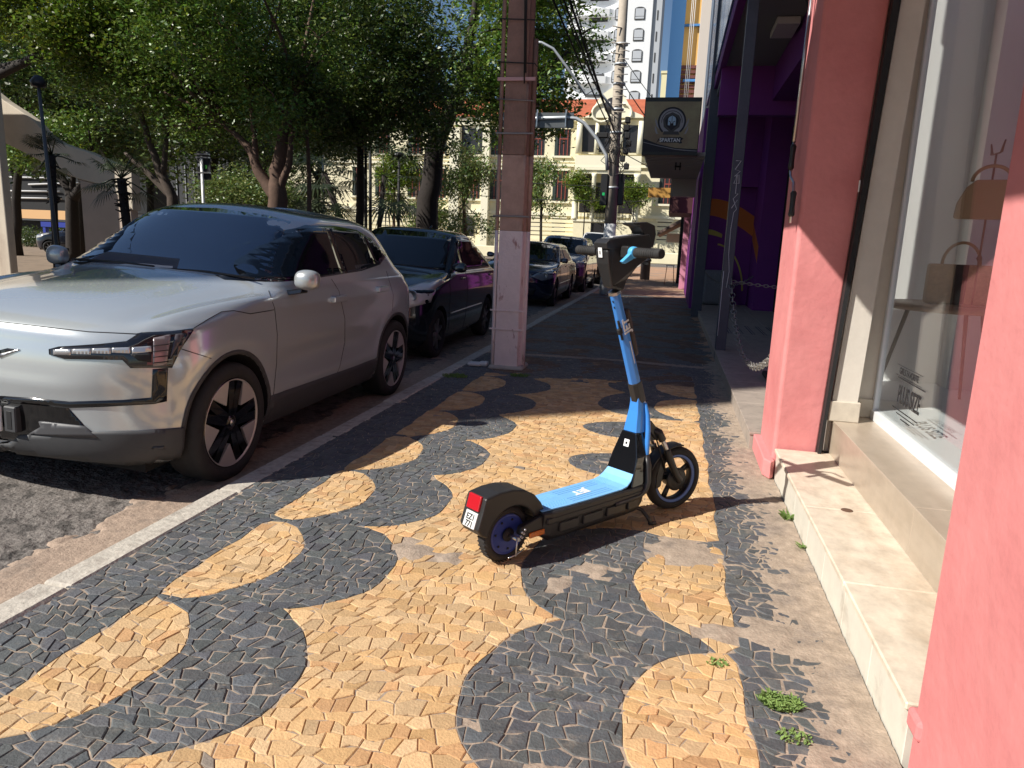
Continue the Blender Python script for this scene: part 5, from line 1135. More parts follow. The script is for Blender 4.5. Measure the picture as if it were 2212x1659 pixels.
o = lit.build('litter_bag', mat('litter_white', (.6, .6, .6), .6)); o.location = (-1.98, 7.45, .0); tag(o, 'crumpled pale litter beside the foot of the brown utility pole', 'litter')
# ------------------------------------------------------------------ round concrete pole with arms
m_con = mat('pole_concrete', (0.44, 0.38, 0.31), 0.85, var=.2, scale=5, bump=.2)
m_galv = mat('galvanised', (0.50, 0.53, 0.56), 0.45, .4)
RP = empty('concrete_pole', (-1.72, 20.5, 0), label='round concrete street pole tangled with cables beyond the scooter', cat='utility pole')
b = MB(); b.tube([(-.0, 0, -.05), (0, 0, 1.95)], [.19, .165], 20, 0); b.tube([(0, 0, 1.95), (-.02, 0, 4.9), (-.03, 0, 10.5)], [.165, .14, .10], 20, 1); b.build('shaft', [M['white'], m_con], RP)
b = MB()
for z in (2.9, 4.35, 4.95, 5.6, 6.1, 6.6): b.lathe([(.155, z), (.17, z), (.17, z + .05), (.155, z + .05)], 16, close=True)
b.build('collar', m_galv, RP)
b = MB(); g = random.Random(5)
for k in range(26):
    z = 3.3 + g.random() * 1.6; a = g.random() * 6.28; P = [Vector((.16 * math.cos(a), .16 * math.sin(a) - .05, z))]
    for j in range(5): P.append(P[-1] + Vector((g.uniform(-.16, .18), g.uniform(-.1, .1), g.uniform(-.22, .18))))
    b.tube(P, .012, 5)
for k in range(7): zz = 3.4 + .2 * k; xx = .22 + g.uniform(-.06, .1); b.bbox(xx, xx + .14, -.25, -.10, zz, zz + .16, .02)
b.bbox(-.52, -.2, -.2, -.05, 4.22, 4.36, .02, M=rot('Y', .5) if False else None); b.build('cable_tangle', M['dark'], RP)
b = MB()
for k in range(10):
    z = 4.9 + .19 * k; b.tube([(-.10 + g.uniform(-.05, .05), -.17, z), (.12, -.19, z + g.uniform(-.03, .03)), (.22, -.12, z)], .012, 5)
for z in (6.35, 6.6, 7.0): b.tube([(-.02, -.12, z), (-.25, -.25, z + .02)], .015, 5)
b.build('bracket', m_con, RP)
SL = empty('street_lamp', (-1.78, 20.4, 4.85), label='curved grey street lamp arm reaching left from the round pole', cat='street lamp')
def relp(P, o): return [Vector(p) - Vector(o) for p in P]
o_ = (-1.78, 20.4, 4.85)
b = MB(); b.tube(relp([(-1.78, 20.35, 4.9), (-2.3, 20.3, 5.5), at(1265, 205, 20.2), at(1225, 145, 20.1), at(1195, 105, 20), at(1170, 92, 20), at(1150, 90, 20)], o_), .035, 10); b.build('arm', m_galv, SL)
h = at(1140, 90, 20); b = MB(); b.bbox(-.30, .12, -.10, .10, -.05, .05, .04, M=T(h.x + 1.78, h.y - 20.4, h.z - 4.85), seg=3); b.build('lamp_head', m_galv, SL)
TG = empty('traffic_gantry', (-1.95, 20.3, 3.2), label='bent grey gantry arm with sign panel seen from behind, on the round pole', cat='traffic gantry')
o_ = (-1.95, 20.3, 3.2)
b = MB(); b.tube(relp([at(1312, 368, 20.3), at(1310, 335, 20.3), at(1290, 300, 20.3), at(1262, 266, 20.3), at(1245, 256, 20.3), at(1225, 254, 20.3), at(1080, 258, 20.3)], o_), .05, 12); b.build('arm', m_galv, TG)
c1_, c2_ = at(1085, 242, 20.25), at(1238, 276, 20.25); b = MB(); b.bbox(c1_.x + 1.95, c2_.x + 1.95, .02, .05, c2_.z - 3.2, c1_.z - 3.2, .01); b.build('sign_panel', mat('panel_back', (.13, .14, .145), .4, .4), TG)
for px in (1160, 1222): b = MB(); p = at(px, 255, 20.2); b.box(p.x + 1.94, p.x + 1.965, -.12, .0, p.z - 3.2 - .22, p.z - 3.2 + .22); b.build('bracket', M['steel'], TG)
for px in (1305, 1340):
    p = at(px, 410, 20.4 if px < 1320 else 20.6); t = empty('traffic_light', p, label='dark traffic light seen from behind on the %s side of the round concrete pole' % ('left' if px < 1320 else 'right'), cat='traffic light')
    b = MB(); b.bbox(-.10, .10, -.08, .1, -.42, .42, .02); b.build('housing', M['black'], t)
    b = MB()
    for k in range(3): b.lathe([(.075, 0), (.085, 0), (.085, .12), (.075, .12)], 16, M=T(0, .1, -.27 + .27 * k) @ rot('X', -PI / 2), close=True)
    b.build('visor', M['black'], t)
    if px < 1320: b = MB(); b.bbox(-.04, .03, -.085, -.08, -.16, -.08, .004); b.build('lamp', mat('green_lamp', (.02, .5, .15), .3), t)
# overhead wires
def wire(name, P, r, label):
    b = MB()
    pts = []
    for i in range(len(P) - 1):
        a, c = Vector(P[i]), Vector(P[i + 1])
        for k in range(8): t = k / 8; pts.append(a.lerp(c, t) - Vector((0, 0, .04 * (c - a).length * .5 * 4 * t * (1 - t) * .25)))
    pts.append(Vector(P[-1])); b.tube(pts, r, 5); o = b.build(name, M['dark']); tag(o, label, 'cable', 'overhead cables'); return o
pw = (-1.80, 20.4, 4.6)
for k, (x, y, Y) in enumerate(((1185, -60, 9), (1196, -60, 9), (1212, -60, 10), (1222, -60, 10), (1170, -60, 8.5))):
    wire('overhead_cable', [at(x, y, Y), (pw[0] + .02 * k, pw[1], pw[2] - .1 * k)], .009 + .005 * (k % 3), 'black overhead cable running down from the upper left into the tangle on the round pole')
for k, (P, Q) in enumerate(((at(1330, 100, 20.5), at(1420, 225, 28)), (at(1335, 160, 20.5), at(1400, 260, 16)), (at(1345, 330, 20.5), at(1480, 400, 24)), (at(1345, 420, 20.5), at(1395, 520, 30)), (at(1140, 395, 40), at(1390, 405, 40)), (at(1150, 430, 40), at(1400, 435, 40)), (at(680, 410, 40), at(1130, 425, 40)))):
    wire('overhead_cable', [P, Q], .012 if k < 4 else .018, 'thin black cable strung across the street in front of the cream building' if k > 3 else 'thin black cable leaving the round pole to the right')
# ------------------------------------------------------------------ cream heritage building
m_cr = mat('cream_facade', (0.82, 0.75, 0.52), 0.85, var=.08, scale=.6, col2=(.74, .67, .46), c2scale=.5, c2lo=.5, c2hi=.7)
m_crd = mat('cream_trim', (0.84, 0.79, 0.60), 0.8)
m_win = mat('dark_window', (0.03, 0.028, 0.03), 0.2)
m_wr = mat('red_sash', (0.28, 0.06, 0.04), 0.6)
m_roof = mat('clay_tile', (0.42, 0.11, 0.05), 0.85, var=.3, scale=1.2)
HB_ = empty('heritage_building', (-15, 70, 0), label='cream three storey heritage building with red tiled roof across the far street', cat='building')
def hb_(mb, name, m): o = mb.build(name, m); o.parent = HB_; o.matrix_parent_inverse = Matrix.Translation((15, -70, 0)); return o
b = MB(); b.box(-40, 3.2, 70.3, 80, -.1, 12.9); b.box(-40, 3.2, 70.0, 70.3, -.1, 1.7); b.box(-9.3, -3.4, 68.8, 70.3, -.1, 3.5); b.box(-9.3, -3.4, 69.6, 70.3, 9.7, 12.8)
for z in (1.7, 2.1, 2.5, 2.9, 3.3, 3.7): b.box(-40, 3.2, 70.22, 70.3, z + .05, z + .36)
hb_(b, 'wall', m_cr)
b = MB()
for z, h, d in ((4.0, .3, .25), (8.6, .25, .2), (12.7, .35, .5), (9.0, .12, .12)): b.box(-40, 3.2, 70.3 - d, 70.31, z, z + h)
b.box(-9.4, -3.3, 68.7, 70.3, 3.5, 3.7); b.box(-9.4, -3.3, 68.7, 70.0, 8.2, 8.5); b.box(-9.4, -3.3, 68.75, 68.9, 8.5, 9.5)
hb_(b, 'cornice', m_crd)
b = MB(); b.add([(-41, 69.6, 13.1), (4, 69.6, 13.1), (4, 75, 15.6), (-41, 75, 15.6)], [(0, 1, 2, 3)]); b.box(-41, 4, 69.6, 69.9, 13.05, 13.15); hb_(b, 'roof', m_roof)
# curved pediment over the entrance
b = MB(); pts = [(-9.0, 12.9), (-8.2, 13.2), (-7.8, 14.2), (-7.2, 15.0), (-6.3, 15.6), (-5.4, 15.0), (-4.9, 14.2), (-4.5, 13.5), (-3.5, 13.1), (-3.4, 12.9)]
b.prism(pts, -69.7, -69.2, M=XZ @ Matrix.Identity(4)); hb_(b, 'pediment', m_crd)
b = MB(); b.lathe([(0, 0), (.75, 0), (.75, .06), (0, .06)], 24, M=T(-6.3, 69.15, 13.9) @ rot('X', -PI / 2)); hb_(b, 'oculus', m_win)
for s in (-1, 1):
    b = MB(); b.tube([(-6.3 + s * (.9 + .9 * math.sin(t)), 69.1, 13.3 + .8 * math.cos(t)) for t in np.linspace(0, 4.5, 14)], .12, 6); hb_(b, 'scroll', m_crd)
def win(x, z0, z1, w, y=70.3, sash=True, shut=False):
    b = MB(); b.box(x - w / 2, x + w / 2, y - .03, y - .0, z0, z1); wo = hb_(b, 'window', m_win)
    b = MB(); b.box(x - w / 2 - .18, x + w / 2 + .18, y - .22, y - .001, z0 - .2, z0 - .02); b.box(x - w / 2 - .15, x + w / 2 + .15, y - .16, y - .001, z1 + .02, z1 + .22); so_ = b.build('sill', m_crd); so_.parent = wo; 
    if sash:
        b = MB()
        for xx in (-w * .2, w * .06, w * .30): b.box(x + xx, x + xx + .07, y - .07, y - .035, z0 + .02, z1 - .02)
        b.box(x - w * .2, x + w * .34, y - .068, y - .04, z0 + (z1 - z0) * .62, z0 + (z1 - z0) * .66); o = b.build('frame', m_wr); o.parent = wo
        b = MB(); b.box(x - w * .5, x - w * .3, y - .075, y - .036, z0, z1); o = b.build('shutter', mat('shutter_green', (.02, .035, .03), .6) if 'shutg' not in M else M['shutg']); o.parent = wo
    elif shut:
        b = MB()
        for k in range(6): b.box(x - w * .3, x + w * .45, y - .06, y - .032, z0 + .2 + k * .28, z0 + .32 + k * .28)
        o = b.build('shutter', M['concrete']); o.parent = wo
wo_x = [-13.4, -10.9, -17.2, -19.7, -23.2, -25.7, -29.2, -31.7, -0.8, 1.4]
M['shutg'] = mat('shutter_green', (.02, .035, .03), .6)
for x in wo_x:
    win(x, 9.6, 12.0, 1.5); win(x, 5.4, 8.2, 1.5); win(x, 1.75, 3.75, 1.3, sash=False, shut=True)
# loggia: dark recess, columns, balcony
for bx in ((-9.0, -3.6, 70.26, 70.29, 4.4, 7.2), (-9.0, -3.6, 69.56, 69.59, 9.9, 12.3), (-7.6, -6.0, 68.76, 68.79, .9, 3.4), (-8.9, -7.6, 70.26, 70.29, 7.4, 8.1), (-5.4, -4.0, 70.26, 70.29, 7.4, 8.1)): b = MB(); b.box(*bx); hb_(b, 'recess', m_win)
for x, w in ((-9.2, .3), (-7.55, .22), (-5.35, .22), (-3.55, .3)):
    b = MB(); b.tube([(x, 68.95, 3.7), (x, 68.95, 3.85), (x, 68.95, 7.6), (x, 68.95, 7.9)], [w * 1.2, w, w * .9, w * 1.25], 14); hb_(b, 'column', m_crd)
    b = MB(); b.tube([(x, 69.3, 9.7), (x, 69.3, 12.6)], [w, w * .85], 12); hb_(b, 'column', m_crd)
b = MB(); b.box(-9.4, -3.3, 68.85, 69.6, 7.9, 8.2); b.box(-40, -18, 69.9, 70.29, 12.3, 12.6); hb_(b, 'entablature', m_crd)
b = MB()
for k in range(18): b.box(-8.9 + k * .3, -8.86 + k * .3, 68.8, 68.83, 3.7, 4.4)
b.box(-8.9, -3.6, 68.8, 68.83, 4.36, 4.42); hb_(b, 'railing', M['dark'])
b = MB(); b.box(-21.9, -20.9, 69.5, 70.3, -.1, 12); b.box(-18.6, -17.9, 69.5, 70.3, -.1, 12); hb_(b, 'pilaster', m_crd)
for bx in ((-20.9, -18.6, 70.2, 70.29, 9.4, 12.6), (-20.6, -19.4, 70.1, 70.2, .3, 3.6)): b = MB(); b.box(*bx); hb_(b, 'recess', m_win)
# low street wall and gate at the building foot
b = MB(); b.bbox(-40, 3.2, 66.3, 66.6, -.1, .9, .05); o = b.build('street_wall', m_cr); tag(o, 'low cream wall along the far pavement under the heritage building', 'wall')
# ------------------------------------------------------------------ white apartment tower
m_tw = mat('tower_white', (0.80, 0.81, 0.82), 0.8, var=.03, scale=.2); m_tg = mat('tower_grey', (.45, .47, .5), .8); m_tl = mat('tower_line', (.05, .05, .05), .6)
TW = empty('apartment_tower', (-9, 120, 0), label='tall white apartment tower with arched windows above the tiled roof', cat='building')
def tw(mb, name, m): o = mb.build(name, m); o.parent = TW; o.matrix_parent_inverse = Matrix.Translation((9, -120, 0)); return o
b = MB(); b.box(-11.2, -5.7, 120, 132, 0, 62); b.box(-19, -11.2, 121, 132, 0, 62)
for k in range(16): z = 4 + 3.3 * k; b.prism([(-19, 121), (-18, 120.2), (-15, 119.7), (-12.3, 120.2), (-11.25, 121)], z - .5, z + .55)
tw(b, 'wall', m_tw)
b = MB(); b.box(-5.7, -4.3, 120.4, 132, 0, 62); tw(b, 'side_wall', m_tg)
for k in range(15):
    z = 20.5 + 3.05 * k
    for x in (-7.6, -10.6):
        pts = [(x - .8, z), (x + .8, z), (x + .8, z + 1.5)] + [(x + .8 * math.cos(t), z + 1.5 + .35 * math.sin(t)) for t in np.linspace(.3, PI - .3, 6)] + [(x - .8, z + 1.5)]
        b = MB(); b.prism(pts, -119.98, -119.9, M=XZ); w_ = tw(b, 'window', m_tl)
        b = MB(); b.box(x - .66, x + .66, 119.86, 119.9, z + .5, z + 1.6); b.box(x - .66, x + .66, 119.84, 119.9, z + .12, z + .42); o = b.build('pane', mat('tower_pane', (.5, .52, .55), .3) if k == 0 and x < -8 else bpy.data.materials['tower_pane'] if 'tower_pane' in bpy.data.materials else m_tg); o.parent = w_
    b = MB(); b.box(-5.0, -4.8, 120.35, 120.4, z, z + 1.4); tw(b, 'window', m_tl)
    b = MB(); b.box(-15.5, -12.6, 120.95, 121, z + .1, z + 1.5); tw(b, 'window', m_tl)
# grey and yellow far buildings
b = MB(); b.box(-3.0, -1.4, 100, 110, 0, 23.5); b.box(-3.1, -1.3, 99.9, 110.1, 23.5, 23.8); o = b.build('office_block', mat('pale_yellow_block', (.75, .68, .42), .8)); tag(o, 'narrow pale yellow block standing between the white tower and the blue fin building', 'building')
FB = empty('fin_building', (0, 40, 0), label='yellow building with a tall blue fin and dark louvres above the helmet sign', cat='building')
b = MB(); b.box(-.25, 2.6, 40.5, 48, 8.4, 22); b.box(.7, 2.6, 40.52, 48, -.1, 8.39); b.parent = None; o = b.build('wall', mat('yellow_wall', (.80, .50, .16), .8), FB); o.matrix_parent_inverse = Matrix.Translation((0, -40, 0))
b = MB(); b.add([(-.92, 39.6, 8.4), (-.24, 40.0, 8.4), (-.24, 40.5, 8.4), (-.92, 40.1, 8.4), (-.92, 39.6, 22), (-.24, 40.0, 22), (-.24, 40.5, 22), (-.92, 40.1, 22)], [(0, 3, 2, 1), (4, 5, 6, 7), (0, 1, 5, 4), (1, 2, 6, 5), (2, 3, 7, 6), (3, 0, 4, 7)]); o = b.build('blue_fin', mat('fin_blue', (.05, .20, .48), .6), FB); o.matrix_parent_inverse = Matrix.Translation((0, -40, 0))
for bx in ((-.25, 2.6, 40.3, 40.45, 12.55, 12.65), (-.25, 2.6, 40.3, 40.45, 14.6, 14.7), (-.1, .6, 40.2, 40.3, 9.85, 9.97)): b = MB(); b.box(*bx); o = b.build('blue_trim', bpy.data.materials['fin_blue'], FB); o.matrix_parent_inverse = Matrix.Translation((0, -40, 0))
b = MB()
for k in range(9): b.box(-.24, 1.0, 40.35, 40.45, 8.6 + .24 * k, 8.75 + .24 * k)
o = b.build('louvre', mat('louvre_brown', (.13, .04, .035), .6), FB); o.matrix_parent_inverse = Matrix.Translation((0, -40, 0))
b = MB(); b.box(.52, 2.6, 38.2, 40.3, 3, 18.0); o = b.build('side_block', mat('side_block', (.62, .55, .48), .8), FB); o.matrix_parent_inverse = Matrix.Translation((0, -40, 0))
b = MB()
for x in (.02, .09, .17): b.tube([(x, 34, 6.5), (x + .02, 34, 14)], .012, 6)
o = b.build('drain_pipe', M['white']); tag(o, 'thin pale pipes running up between the yellow wall and the grey porch post', 'pipe')
# unseen block added across the road on the left, footprint shaped to shade the street
OB = empty('unseen_shade_block', (-20, 2, 0), label='tall grey unseen block added across the road on the left to shade the street', cat='building')
b = MB(); b.prism([(-15.2, -4.98), (-15.2, 9.4), (-20.6, 5.5), (-20.6, -4.55)], -.1, 30); o = b.build('wall', mat('shade_block_wall', (.3, .29, .27), .8), OB); o.matrix_parent_inverse = Matrix.Translation((20, -2, 0))
# ------------------------------------------------------------------ park side: ground, concrete ramp, kerb
b = MB(); b.bbox(-70, -12.3, 8, 56, -.2, .04, .03); o = b.build('park_ground', mat('park_soil', (.22, .16, .11), .95, var=.4, scale=2)); tag(o, kind='structure')
m_rc = mat('ramp_concrete', (0.62, 0.54, 0.43), 0.85, var=.12, scale=1.5, col2=(.45, .36, .28), c2scale=1.2, c2lo=.55, c2hi=.75, streak=(1, 1, .25), bump=.1)
RA = empty('concrete_ramp', (-12.5, 13.5, 0), label='curved beige concrete footbridge ramp with a square column at the left edge', cat='footbridge')
def ra(mb, name, m, bev=.02): o = mb.build(name, m, None, bev); o.parent = RA; o.matrix_parent_inverse = Matrix.Translation((12.5, -13.5, 0)); return o
s6 = .3375 * .86406
def a6(x, y, Y): return at(x * s6, y * s6, Y)
b = MB(); p0 = at(19, 540, 12.4); b.box(-16.5, p0.x, 12.4, 12.58, -.1, 5.2)
ra(b, 'column', m_rc)
top = [a6(*p, 13.6) for p in ((-200, 560), (30, 745), (140, 815), (250, 890), (330, 985), (430, 1050), (520, 1085), (640, 1120), (800, 1190), (975, 1262))]
bot = [a6(*p, 13.6) for p in ((985, 1560), (900, 1470), (820, 1405), (760, 1370), (610, 1335), (470, 1285), (320, 1205), (200, 1140), (65, 1075), (-200, 960))]
b = MB(); b.prism([(p.x, p.z) for p in top + bot], -13.85, -13.6, M=XZ); ra(b, 'ramp_beam', m_rc)
b = MB(); P = [a6(*p, 13.7) for p in ((612, 1335), (760, 1370), (870, 1430), (985, 1500), (985, 1900), (640, 1900))]; b.prism([(p.x, max(p.z, 0)) for p in P[:4]] + [(P[3].x, 0), (P[0].x, 0)], -13.84, -13.62, M=XZ); ra(b, 'abutment', mat('abutment_concrete', (0.55, 0.44, 0.36), .85, var=.1, scale=1.5, streak=(1, 1, .2), col2=(.4, .28, .22), c2scale=1.5, c2lo=.6, c2hi=.75))
# ------------------------------------------------------------------ trees
def leafmat(name, c, tr=.25, rough=.42): return mat(name, c, rough, attr='tint', trans=tr, spec=.5)
m_leafA = leafmat('leaf_green', (0.105, 0.195, 0.03)); m_leafB = leafmat('leaf_dark', (0.055, 0.10, 0.02)); m_leafC = leafmat('leaf_yellow_green', (0.11, 0.185, 0.022), .4); m_leafD = leafmat('leaf_light', (0.13, 0.20, 0.06), .3)
m_bark = mat('bark', (0.075, 0.055, 0.042), 0.9, var=.35, scale=6, bump=.6, bscale=20); m_barkr = mat('bark_red', (0.11, 0.065, 0.045), 0.9, var=.3, scale=8, bump=.5, bscale=20); m_barkd = mat('bark_dark', (0.022, 0.016, 0.013), 0.9, var=.3, scale=8, bump=.5, bscale=20)
def leaves(name, blobs, n, size, m, parent, seed, drop=0.0, asp=.45, shell=.55, red=0.0):
    r = np.random.default_rng(seed); B = np.array([(*c, R) for c, R in blobs]); wts = B[:, 3] ** 2.2; wts /= wts.sum()
    # clump centres inside blobs, leaves around clump centres: gaps and light/dark clumps
    nc = max(20, n // 34); ci = r.choice(len(B), nc, p=wts); d = r.normal(size=(nc, 3)); d /= np.linalg.norm(d, axis=1)[:, None]; rad_ = (shell + (1 - shell) * r.random(nc) ** .6)
    rad_ = np.where(r.random(nc) < .35, r.random(nc), rad_); cc = B[ci, :3] + d * (B[ci, 3] * rad_)[:, None] * np.array([1, 1, .8])
    k = r.integers(0, nc, n); off = r.normal(size=(n, 3)) * (.085 + .12 * r.random(nc))[k][:, None] * np.array([1, 1, .6]) * (1.0 + 1.4 * size / .1 * .5)
    P = cc[k] + off; P[:, 2] -= drop * r.random(n) ** 2
    a = r.normal(size=(n, 3)); a[:, 2] = a[:, 2] * .5 - .3 - drop; a /= np.linalg.norm(a, axis=1)[:, None]; b_ = r.normal(size=(n, 3)) * np.array([1, 1, .6]); b_ -= (b_ * a).sum(1)[:, None] * a; b_ /= np.linalg.norm(b_, axis=1)[:, None]
    s = size * (.5 + 1.1 * r.random(n) ** 1.6)[:, None]; V = np.empty((n, 4, 3)); V[:, 0] = P - a * s * .5; V[:, 1] = P + b_ * s * asp * .5; V[:, 2] = P + a * s * .5; V[:, 3] = P - b_ * s * asp * .5
    me = bpy.data.meshes.new(name); me.vertices.add(4 * n); me.vertices.foreach_set('co', V.ravel()); me.loops.add(4 * n); me.loops.foreach_set('vertex_index', np.arange(4 * n, dtype=np.int32)); me.polygons.add(n); me.polygons.foreach_set('loop_start', np.arange(0, 4 * n, 4, dtype=np.int32))
    try: me.polygons.foreach_set('loop_total', np.full(n, 4, np.int32))
    except Exception: pass
    me.update(calc_edges=True); me.validate()
    tc = (.55 + .9 * r.random(nc))[k]; v = tc * (.75 + .5 * r.random(n)); col = np.ones((n, 4), np.float32); col[:, 0] = v * (.8 + .7 * r.random(n)); col[:, 1] = v; col[:, 2] = v * (.6 + .6 * r.random(n))
    yl = r.random(n) < .02; col[yl, 0] *= 2.0; col[yl, 1] *= 1.6
    if red > 0: rd = r.random(n) < red; col[rd] = (7, 1.3, 1.0, 1)
    ca = me.color_attributes.new('tint', 'FLOAT_COLOR', 'CORNER'); ca.data.foreach_set('color', np.repeat(col, 4, axis=0).ravel()); me.materials.append(m)
    o = bpy.data.objects.new(name, me); C.objects.link(o); o.parent = parent
    return o
def tree(name, base, limbs, blobs, n, size, m, label, mb_=None, seed=1, rt=.2, group=None, drop=0, asp=.45, twigs=True, red=0, cat='tree'):
    """limbs: list of point lists (world); blobs: (centre world, r)"""
    base = Vector(base); t = empty(name, base, label=label, cat=cat, group=group); b = MB(); g = random.Random(seed)
    for i, L in enumerate(limbs):
        pts = [Vector(p[:3]) - base for p in L]; r0 = L[0][3] if len(L[0]) > 3 else rt; r1 = L[-1][3] if len(L[-1]) > 3 else r0 * .3
        fine = []
        for j in range(len(pts) - 1):
            for k in range(4): fine.append(pts[j].lerp(pts[j + 1], k / 4) + Vector((g.uniform(-1, 1), g.uniform(-1, 1), 0)) * r0 * .12 * (1 if (j + k) else 0))
        fine.append(pts[-1]); nn = len(fine); rr = [r0 + (r1 - r0) * k / (nn - 1) for k in range(nn)]
        if L is limbs[0]: rr[0] *= 1.35
        b.tube(fine, rr, 10)
    if twigs:
        ends = [Vector(L[-1][:3]) - base for L in limbs] + [Vector(L[len(L) // 2][:3]) - base for L in limbs]
        for c, R in blobs:
            c = Vector(c) - base; e = min(ends, key=lambda q: (q - c).length); mid = e.lerp(c, .5) + Vector((g.uniform(-.2, .2), g.uniform(-.2, .2), .15)) * R * .5
            b.tube([e, mid, c, c + Vector((g.uniform(-1, 1), g.uniform(-1, 1), .6)) * R * .5], [rt * .32, rt * .22, rt * .12, rt * .04], 6)
            for _ in range(3): q = c + Vector((g.uniform(-1, 1), g.uniform(-1, 1), g.uniform(-.5, .8))) * R * .8; b.tube([c, c.lerp(q, .5) + Vector((0, 0, .1)), q], [rt * .12, rt * .08, rt * .02], 5)
    b.build('trunk', mb_ or m_bark, t)
    leaves('crown', [((Vector(c) - base)[:], R) for c, R in blobs], n, size, m, t, seed, drop, asp, red=red)
    return t
def blobset(px0, px1, py0, py1, Y, dY, nb, r0, r1, seed, shape=None):
    g = random.Random(seed); out = []
    while len(out) < nb:
        x, y = g.uniform(px0, px1), g.uniform(py0, py1)
        if shape and not shape(x, y): continue
        out.append((at(x, y, Y + g.uniform(-dY, dY)), g.uniform(r0, r1)))
    return out
def A(x, y, Y, r=None): p = at(x, y, Y); return (p.x, p.y, p.z) if r is None else (p.x, p.y, p.z, r)
def gp(x, Y): p = at(x, 500, Y); return Vector((p.x, Y, 0))
# big tree right behind the cars, leaning right
g0 = gp(922, 24)
tree('street_tree', g0, [[(*g0, .42), A(926, 430, 24, .36), A(940, 310, 24, .32), A(975, 235, 24, .28), A(1000, 165, 24, .24), A(1020, 60, 24, .14)], [A(1000, 165, 24, .16), A(1060, 175, 24, .10), A(1120, 200, 24, .05)], [A(985, 210, 24, .12), A(930, 150, 24, .06)], [A(960, 255, 24, .12), A(900, 240, 24.5, .05)], [A(1010, 120, 24, .15), A(1080, 60, 24, .06)], [A(1015, 190, 23.8, .07), A(1050, 215, 23.6, .04), A(1090, 225, 23.6, .02)]],
     blobset(955, 1255, -60, 268, 24, 2.2, 30, .9, 1.5, 3, lambda x, y: not (x > 1180 and y > 120 and x - 1180 > (268 - y) * 1.0) and not (x > 1240 and y > 90) and not (x<1040 and y>230)), 38000, .15, m_leafA, 'big leaning street tree with a thick dark trunk left of the brown utility pole', m_barkd, 3, .40)
# multi trunk tree above the SUV roof
g1 = gp(598, 15)
tree('park_tree', g1, [[(*g1, .26), A(598, 430, 15, .22), A(600, 370, 15, .17), A(612, 290, 15, .12), A(640, 200, 15, .07)], [A(598, 430, 15, .15), A(560, 375, 15, .10), A(545, 330, 15, .08), A(520, 300, 15, .06), A(470, 260, 15, .04)], [A(556, 370, 15, .07), A(549, 290, 15, .06), A(541, 210, 15, .05)], [A(602, 420, 15, .1), A(625, 350, 14.8, .06), A(632, 280, 14.8, .04)]],
     blobset(330, 700, -70, 262, 15.2, 1.3, 40, .55, .95, 5, lambda x, y: y < 262 - abs(x - 560) * .12) + blobset(330, 640, 240, 300, 15.4, .8, 12, .3, .5, 89), 70000, .085, m_leafA, 'dense multi stemmed park tree whose trunks fork just above the SUV roof', m_barkr, 5, .2)
g2 = gp(372, 16)
tree('park_tree', g2, [[(*g2, .16), A(372, 425, 16, .14), A(345, 370, 16, .11), A(320, 300, 16, .08), A(300, 220, 16, .05)], [A(376, 430, 16.2, .10), A(310, 365, 16.2, .07), A(270, 330, 16.2, .04)], [A(352, 380, 16, .08), A(362, 280, 16, .05)]],
     blobset(130, 430, -40, 250, 15.8, 1.1, 30, .55, .95, 6, lambda x, y: y < 150 + (x - 130) * .36), 50000, .085, m_leafA, 'bushy bright edged park tree above the concrete ramp', m_bark, 6, .15)
g3 = gp(-70, 15.3); 
tree('park_tree', g3, [[(*g3, .15), A(-60, 300, 15.3, .14), A(-20, 170, 15.3, .14), A(85, 120, 15.3, .14), A(150, 95, 15.3, .07)], [A(85, 120, 15.3, .10), A(50, 135, 15.3, .08), A(-20, 150, 15.3, .07)], [A(85, 125, 15.3, .12), A(60, 60, 15.3, .08), A(40, 0, 15.3, .05)], [A(110, 118, 15.3, .09), A(130, 140, 15.3, .05), A(152, 175, 15.3, .03)], [A(120, 105, 15.3, .07), A(200, 90, 15.3, .03)]],
     blobset(-30, 330, -60, 120, 14.9, .6, 24, .45, .75, 7), 20000, .085, m_leafC, 'loose yellow green tree with thick dark limbs at the upper left corner', m_barkd, 7, .16, asp=.7, red=.004)
g4 = gp(775, 19)
B4 = blobset(620, 945, -60, 285, 19, 1.8, 42, .7, 1.15, 8) + blobset(640, 945, 205, 296, 19, 1.2, 36, .5, .8, 88)
tree('park_tree', g4, [[(*g4, .13), A(778, 400, 19, .11), A(780, 300, 19, .09), A(785, 200, 19, .06)], [A(780, 300, 19, .07), A(720, 220, 19, .04)], [A(780, 280, 19, .07), A(850, 200, 19, .04)]],
     B4, 95000, .11, m_leafB, 'broad dark park tree between the multi stemmed tree and the leaning street tree', m_barkd, 8, .12)
g = gp(665, 15.5)
tree('young_tree', g, [[(*g, .06), A(668, 380, 15.5, .055), A(664, 300, 15.5, .05), A(655, 200, 15.5, .03)]], blobset(600, 720, 120, 260, 15.6, .8, 9, .4, .6, 18), 9000, .085, m_leafB, 'slim straight reddish trunk right of the multi stemmed tree', m_barkr, 9, .05)
# back rows, darker, beyond the park path
for k, (x, Y, w) in enumerate(((30, 24, 190), (170, 27, 190), (320, 30, 190), (450, 24, 170), (560, 32, 170), (680, 36, 140))):
    gb = gp(x, Y); tree('background_tree', gb, [[(*gb, .2), A(x + 6, 400, Y, .16), A(x + 20, 300, Y, .1)], [A(x + 6, 390, Y, .1), A(x - 40, 300, Y, .05)]],
        blobset(x - w * .55, x + w * .55, 60, 345, Y, 2, 22, 1.1, 1.9, 30 + k), 26000, .17, m_leafB, ['far dark tree glimpsed behind the column of the ramp', 'far dark tree above the dip of the ramp', 'far dark tree above the windscreen of the silver SUV', 'far dark tree behind the back of the road sign', 'far dark tree behind the multi stemmed tree', 'far dark tree left of the palms in front of the cream building'][k], m_barkd, 40 + k, .15, group='far park trees')
